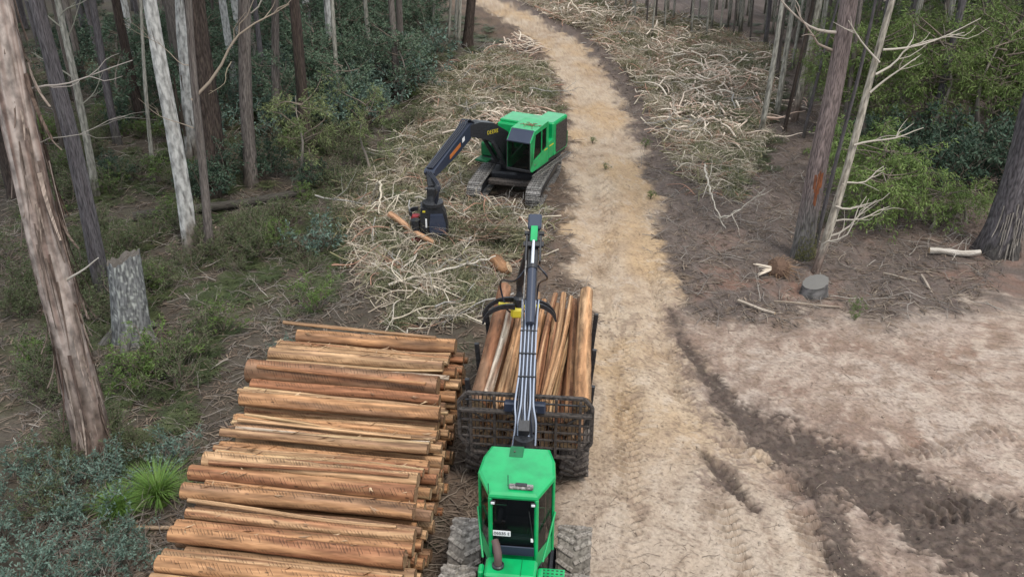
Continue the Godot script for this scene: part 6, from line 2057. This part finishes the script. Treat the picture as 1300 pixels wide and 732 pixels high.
func build_litter() -> void:
	# sticks on the forest floor
	var stick := MB.new()
	stick.tube(PackedVector3Array([Vector3(-0.3, 0, 0), Vector3(-0.08, 0.03, 0.03), Vector3(0.12, 0.0, 0.05), Vector3(0.3, 0.03, 0)]), PackedFloat32Array([0.012, 0.011, 0.009, 0.004]), 4, Color.WHITE)
	var sm := stick.mesh()
	var bark := MB.new()
	bark.leaf(Vector3(-0.15, 0, 0), Vector3.RIGHT, Vector3.BACK, 0.3, 0.05, Color.WHITE)
	bark.leaf(Vector3(-0.1, 0.01, 0.04), Vector3(0.9, 0.1, 0.4).normalized(), Vector3(-0.4, 0, 0.9), 0.25, 0.04, Color(0.8, 0.8, 0.8))
	var bk := bark.mesh()
	var places := []
	var cols := PackedColorArray()
	var places2 := []
	var cols2 := PackedColorArray()
	for k in 30000:
		var z := -15.0 - 47.0 * pow(rng.randf(), 1.5)
		var x := rng.randf_range(-0.66, 0.58) * absf(z)
		var t := maxf(track_mask(x, z), clearing_mask(x, z))
		if t > 0.4 and (k % 3 == 0 or rng.randf() < 0.93): continue
		var p := Vector3(x, ground_height(x, z) + 0.015, z)
		var b := lay(p, 0.12, rng.randf_range(0.5, 1.5) * (0.5 if t > 0.4 else 1.0))
		if k % 3:
			places.append(b)
			cols.append(Color(0.34, 0.28, 0.22).lerp(Color(0.12, 0.09, 0.07), pow(rng.randf(), 0.45)))
		else:
			b = Transform3D(Basis(Vector3.UP, rng.randf() * TAU).scaled(Vector3.ONE * rng.randf_range(0.6, 1.5)), p + Vector3(0, 0.01, 0))
			places2.append(b)
			cols2.append(Color(0.26, 0.20, 0.15).lerp(Color(0.09, 0.065, 0.05), pow(rng.randf(), 0.6)))
	# forked grey sticks under the trees
	var fork := branch_mesh(1.2, 0.014, 3, 0.3)
	var places3 := []
	var cols3 := PackedColorArray()
	for k in 9000:
		var z := -14.5 - 50.0 * pow(rng.randf(), 1.3)
		var x := rng.randf_range(-0.66, 0.58) * absf(z)
		if maxf(track_mask(x, z), clearing_mask(x, z)) > 0.3 or (x > -6.5 and x < 1.5 and z > -26.5): continue
		places3.append(lay(Vector3(x, ground_height(x, z) + 0.03, z), 0.15, rng.randf_range(0.4, 1.3)))
		cols3.append(Color(0.42, 0.38, 0.33).lerp(Color(0.11, 0.09, 0.08), pow(rng.randf(), 0.45)))
	scatter("forked_sticks", fork, mats.twig, places3, cols3, "forked dead sticks scattered over the forest floor", "sticks")
	scatter("fallen_twigs", sm, mats.twig, places, cols, "thin fallen twigs scattered over the forest floor", "twigs")
	scatter("bark_litter", bk, mats.twig, places2, cols2, "curled flakes of bark scattered over the forest floor", "bark")
	# clods and pale chips on the bare earth
	var clod := MB.new()
	clod.lathe(PackedVector2Array([Vector2(0, -0.02), Vector2(0.04, -0.01), Vector2(0.05, 0.012), Vector2(0.025, 0.035), Vector2(0, 0.04)]), 6, Transform3D(), Color.WHITE)
	var cm := clod.mesh()
	places = []; cols = PackedColorArray()
	places2 = []; cols2 = PackedColorArray()
	for k in 22000:
		var z := -14.5 - 22.0 * pow(rng.randf(), 1.4)
		var x := rng.randf_range(1.2, 14.0)
		var m := mud_mask(x, z)
		var p := Vector3(x, ground_height(x, z), z)
		if k % 3:
			if rng.randf() > 0.35 + m * 0.65 + middle.get_noise_2d(x, z) * 0.6: continue
			places.append(Transform3D(Basis(Vector3.UP, rng.randf() * TAU).scaled(Vector3(rng.randf_range(0.25, 0.9), rng.randf_range(0.2, 0.6), rng.randf_range(0.25, 0.9)) * (1.3 if rng.randf() < 0.03 else 0.5)), p))
			cols.append(shade(ground_colour(x, z), rng.randf_range(0.35, 1.15)))
		elif rng.randf() < 0.2:
			places2.append(Transform3D(Basis(Vector3.UP, rng.randf() * TAU).scaled(Vector3.ONE * rng.randf_range(0.1, 0.32)), p + Vector3(0, 0.012, 0)))
			cols2.append(Color(0.58, 0.49, 0.39).lerp(Color(0.28, 0.20, 0.14), pow(rng.randf(), 0.7)))
	scatter("soil_clods", cm, mats.twig, places, cols, "loose clods of earth over the track and the turning area", "clods")
	scatter("wood_chips", bk, mats.twig, places2, cols2, "pale wood chips trodden into the bare earth", "wood chips")
	# low ground cover in the shade
	var fern := MB.new()
	for f in 9:
		var an := TAU * f / 9.0 + rng.randf() * 0.4
		var d := Vector3(cos(an), 0, sin(an))
		for k in 9:
			var g := (k + 1) / 9.0
			var p := d * 0.42 * g + Vector3(0, 0.30 * g - 0.26 * g * g, 0)
			for s in [-1.0, 1.0]:
				var w: Vector3 = (Vector3(-sin(an), 0.1, cos(an)) * s + d * 0.4).normalized()
				fern.leaf(p, w, d, 0.16 * (1.1 - g * 0.8), 0.035, shade(Color.WHITE, rng.randf_range(0.75, 1.2)))
	var fm := fern.mesh()
	places = []; cols = PackedColorArray()
	for tries in 20000:
		if places.size() >= 2400: break
		var z := -16.0 - 60.0 * pow(rng.randf(), 1.2)
		var x := rng.randf_range(-0.57, 0.3) * absf(z)
		if not clear_of(x, z, 0.0, []): continue
		if x < 0.0 and z > -26.5 and x > -8.8: continue
		if x < 0.0 and z > -44.0 and x > -6.0: continue
		if x > 0.0 and z > -38.0: continue
		var n := broad.get_noise_2d(x * 2.2, z * 2.2) + 0.5 * middle.get_noise_2d(x, z)
		if n < rng.randf_range(-0.35, 0.2) + (0.25 if x > 0.0 else 0.0): continue
		places.append(Transform3D(Basis(Vector3.UP, rng.randf() * TAU).scaled(Vector3.ONE * rng.randf_range(0.6, 1.5)), Vector3(x, ground_height(x, z), z)))
		cols.append(Color(0.045, 0.062, 0.026).lerp(Color(0.09, 0.105, 0.045), rng.randf()))
	scatter("ground_ferns", fm, mats.leaf, places, cols, "low green ferns covering the shaded forest floor", "ferns")
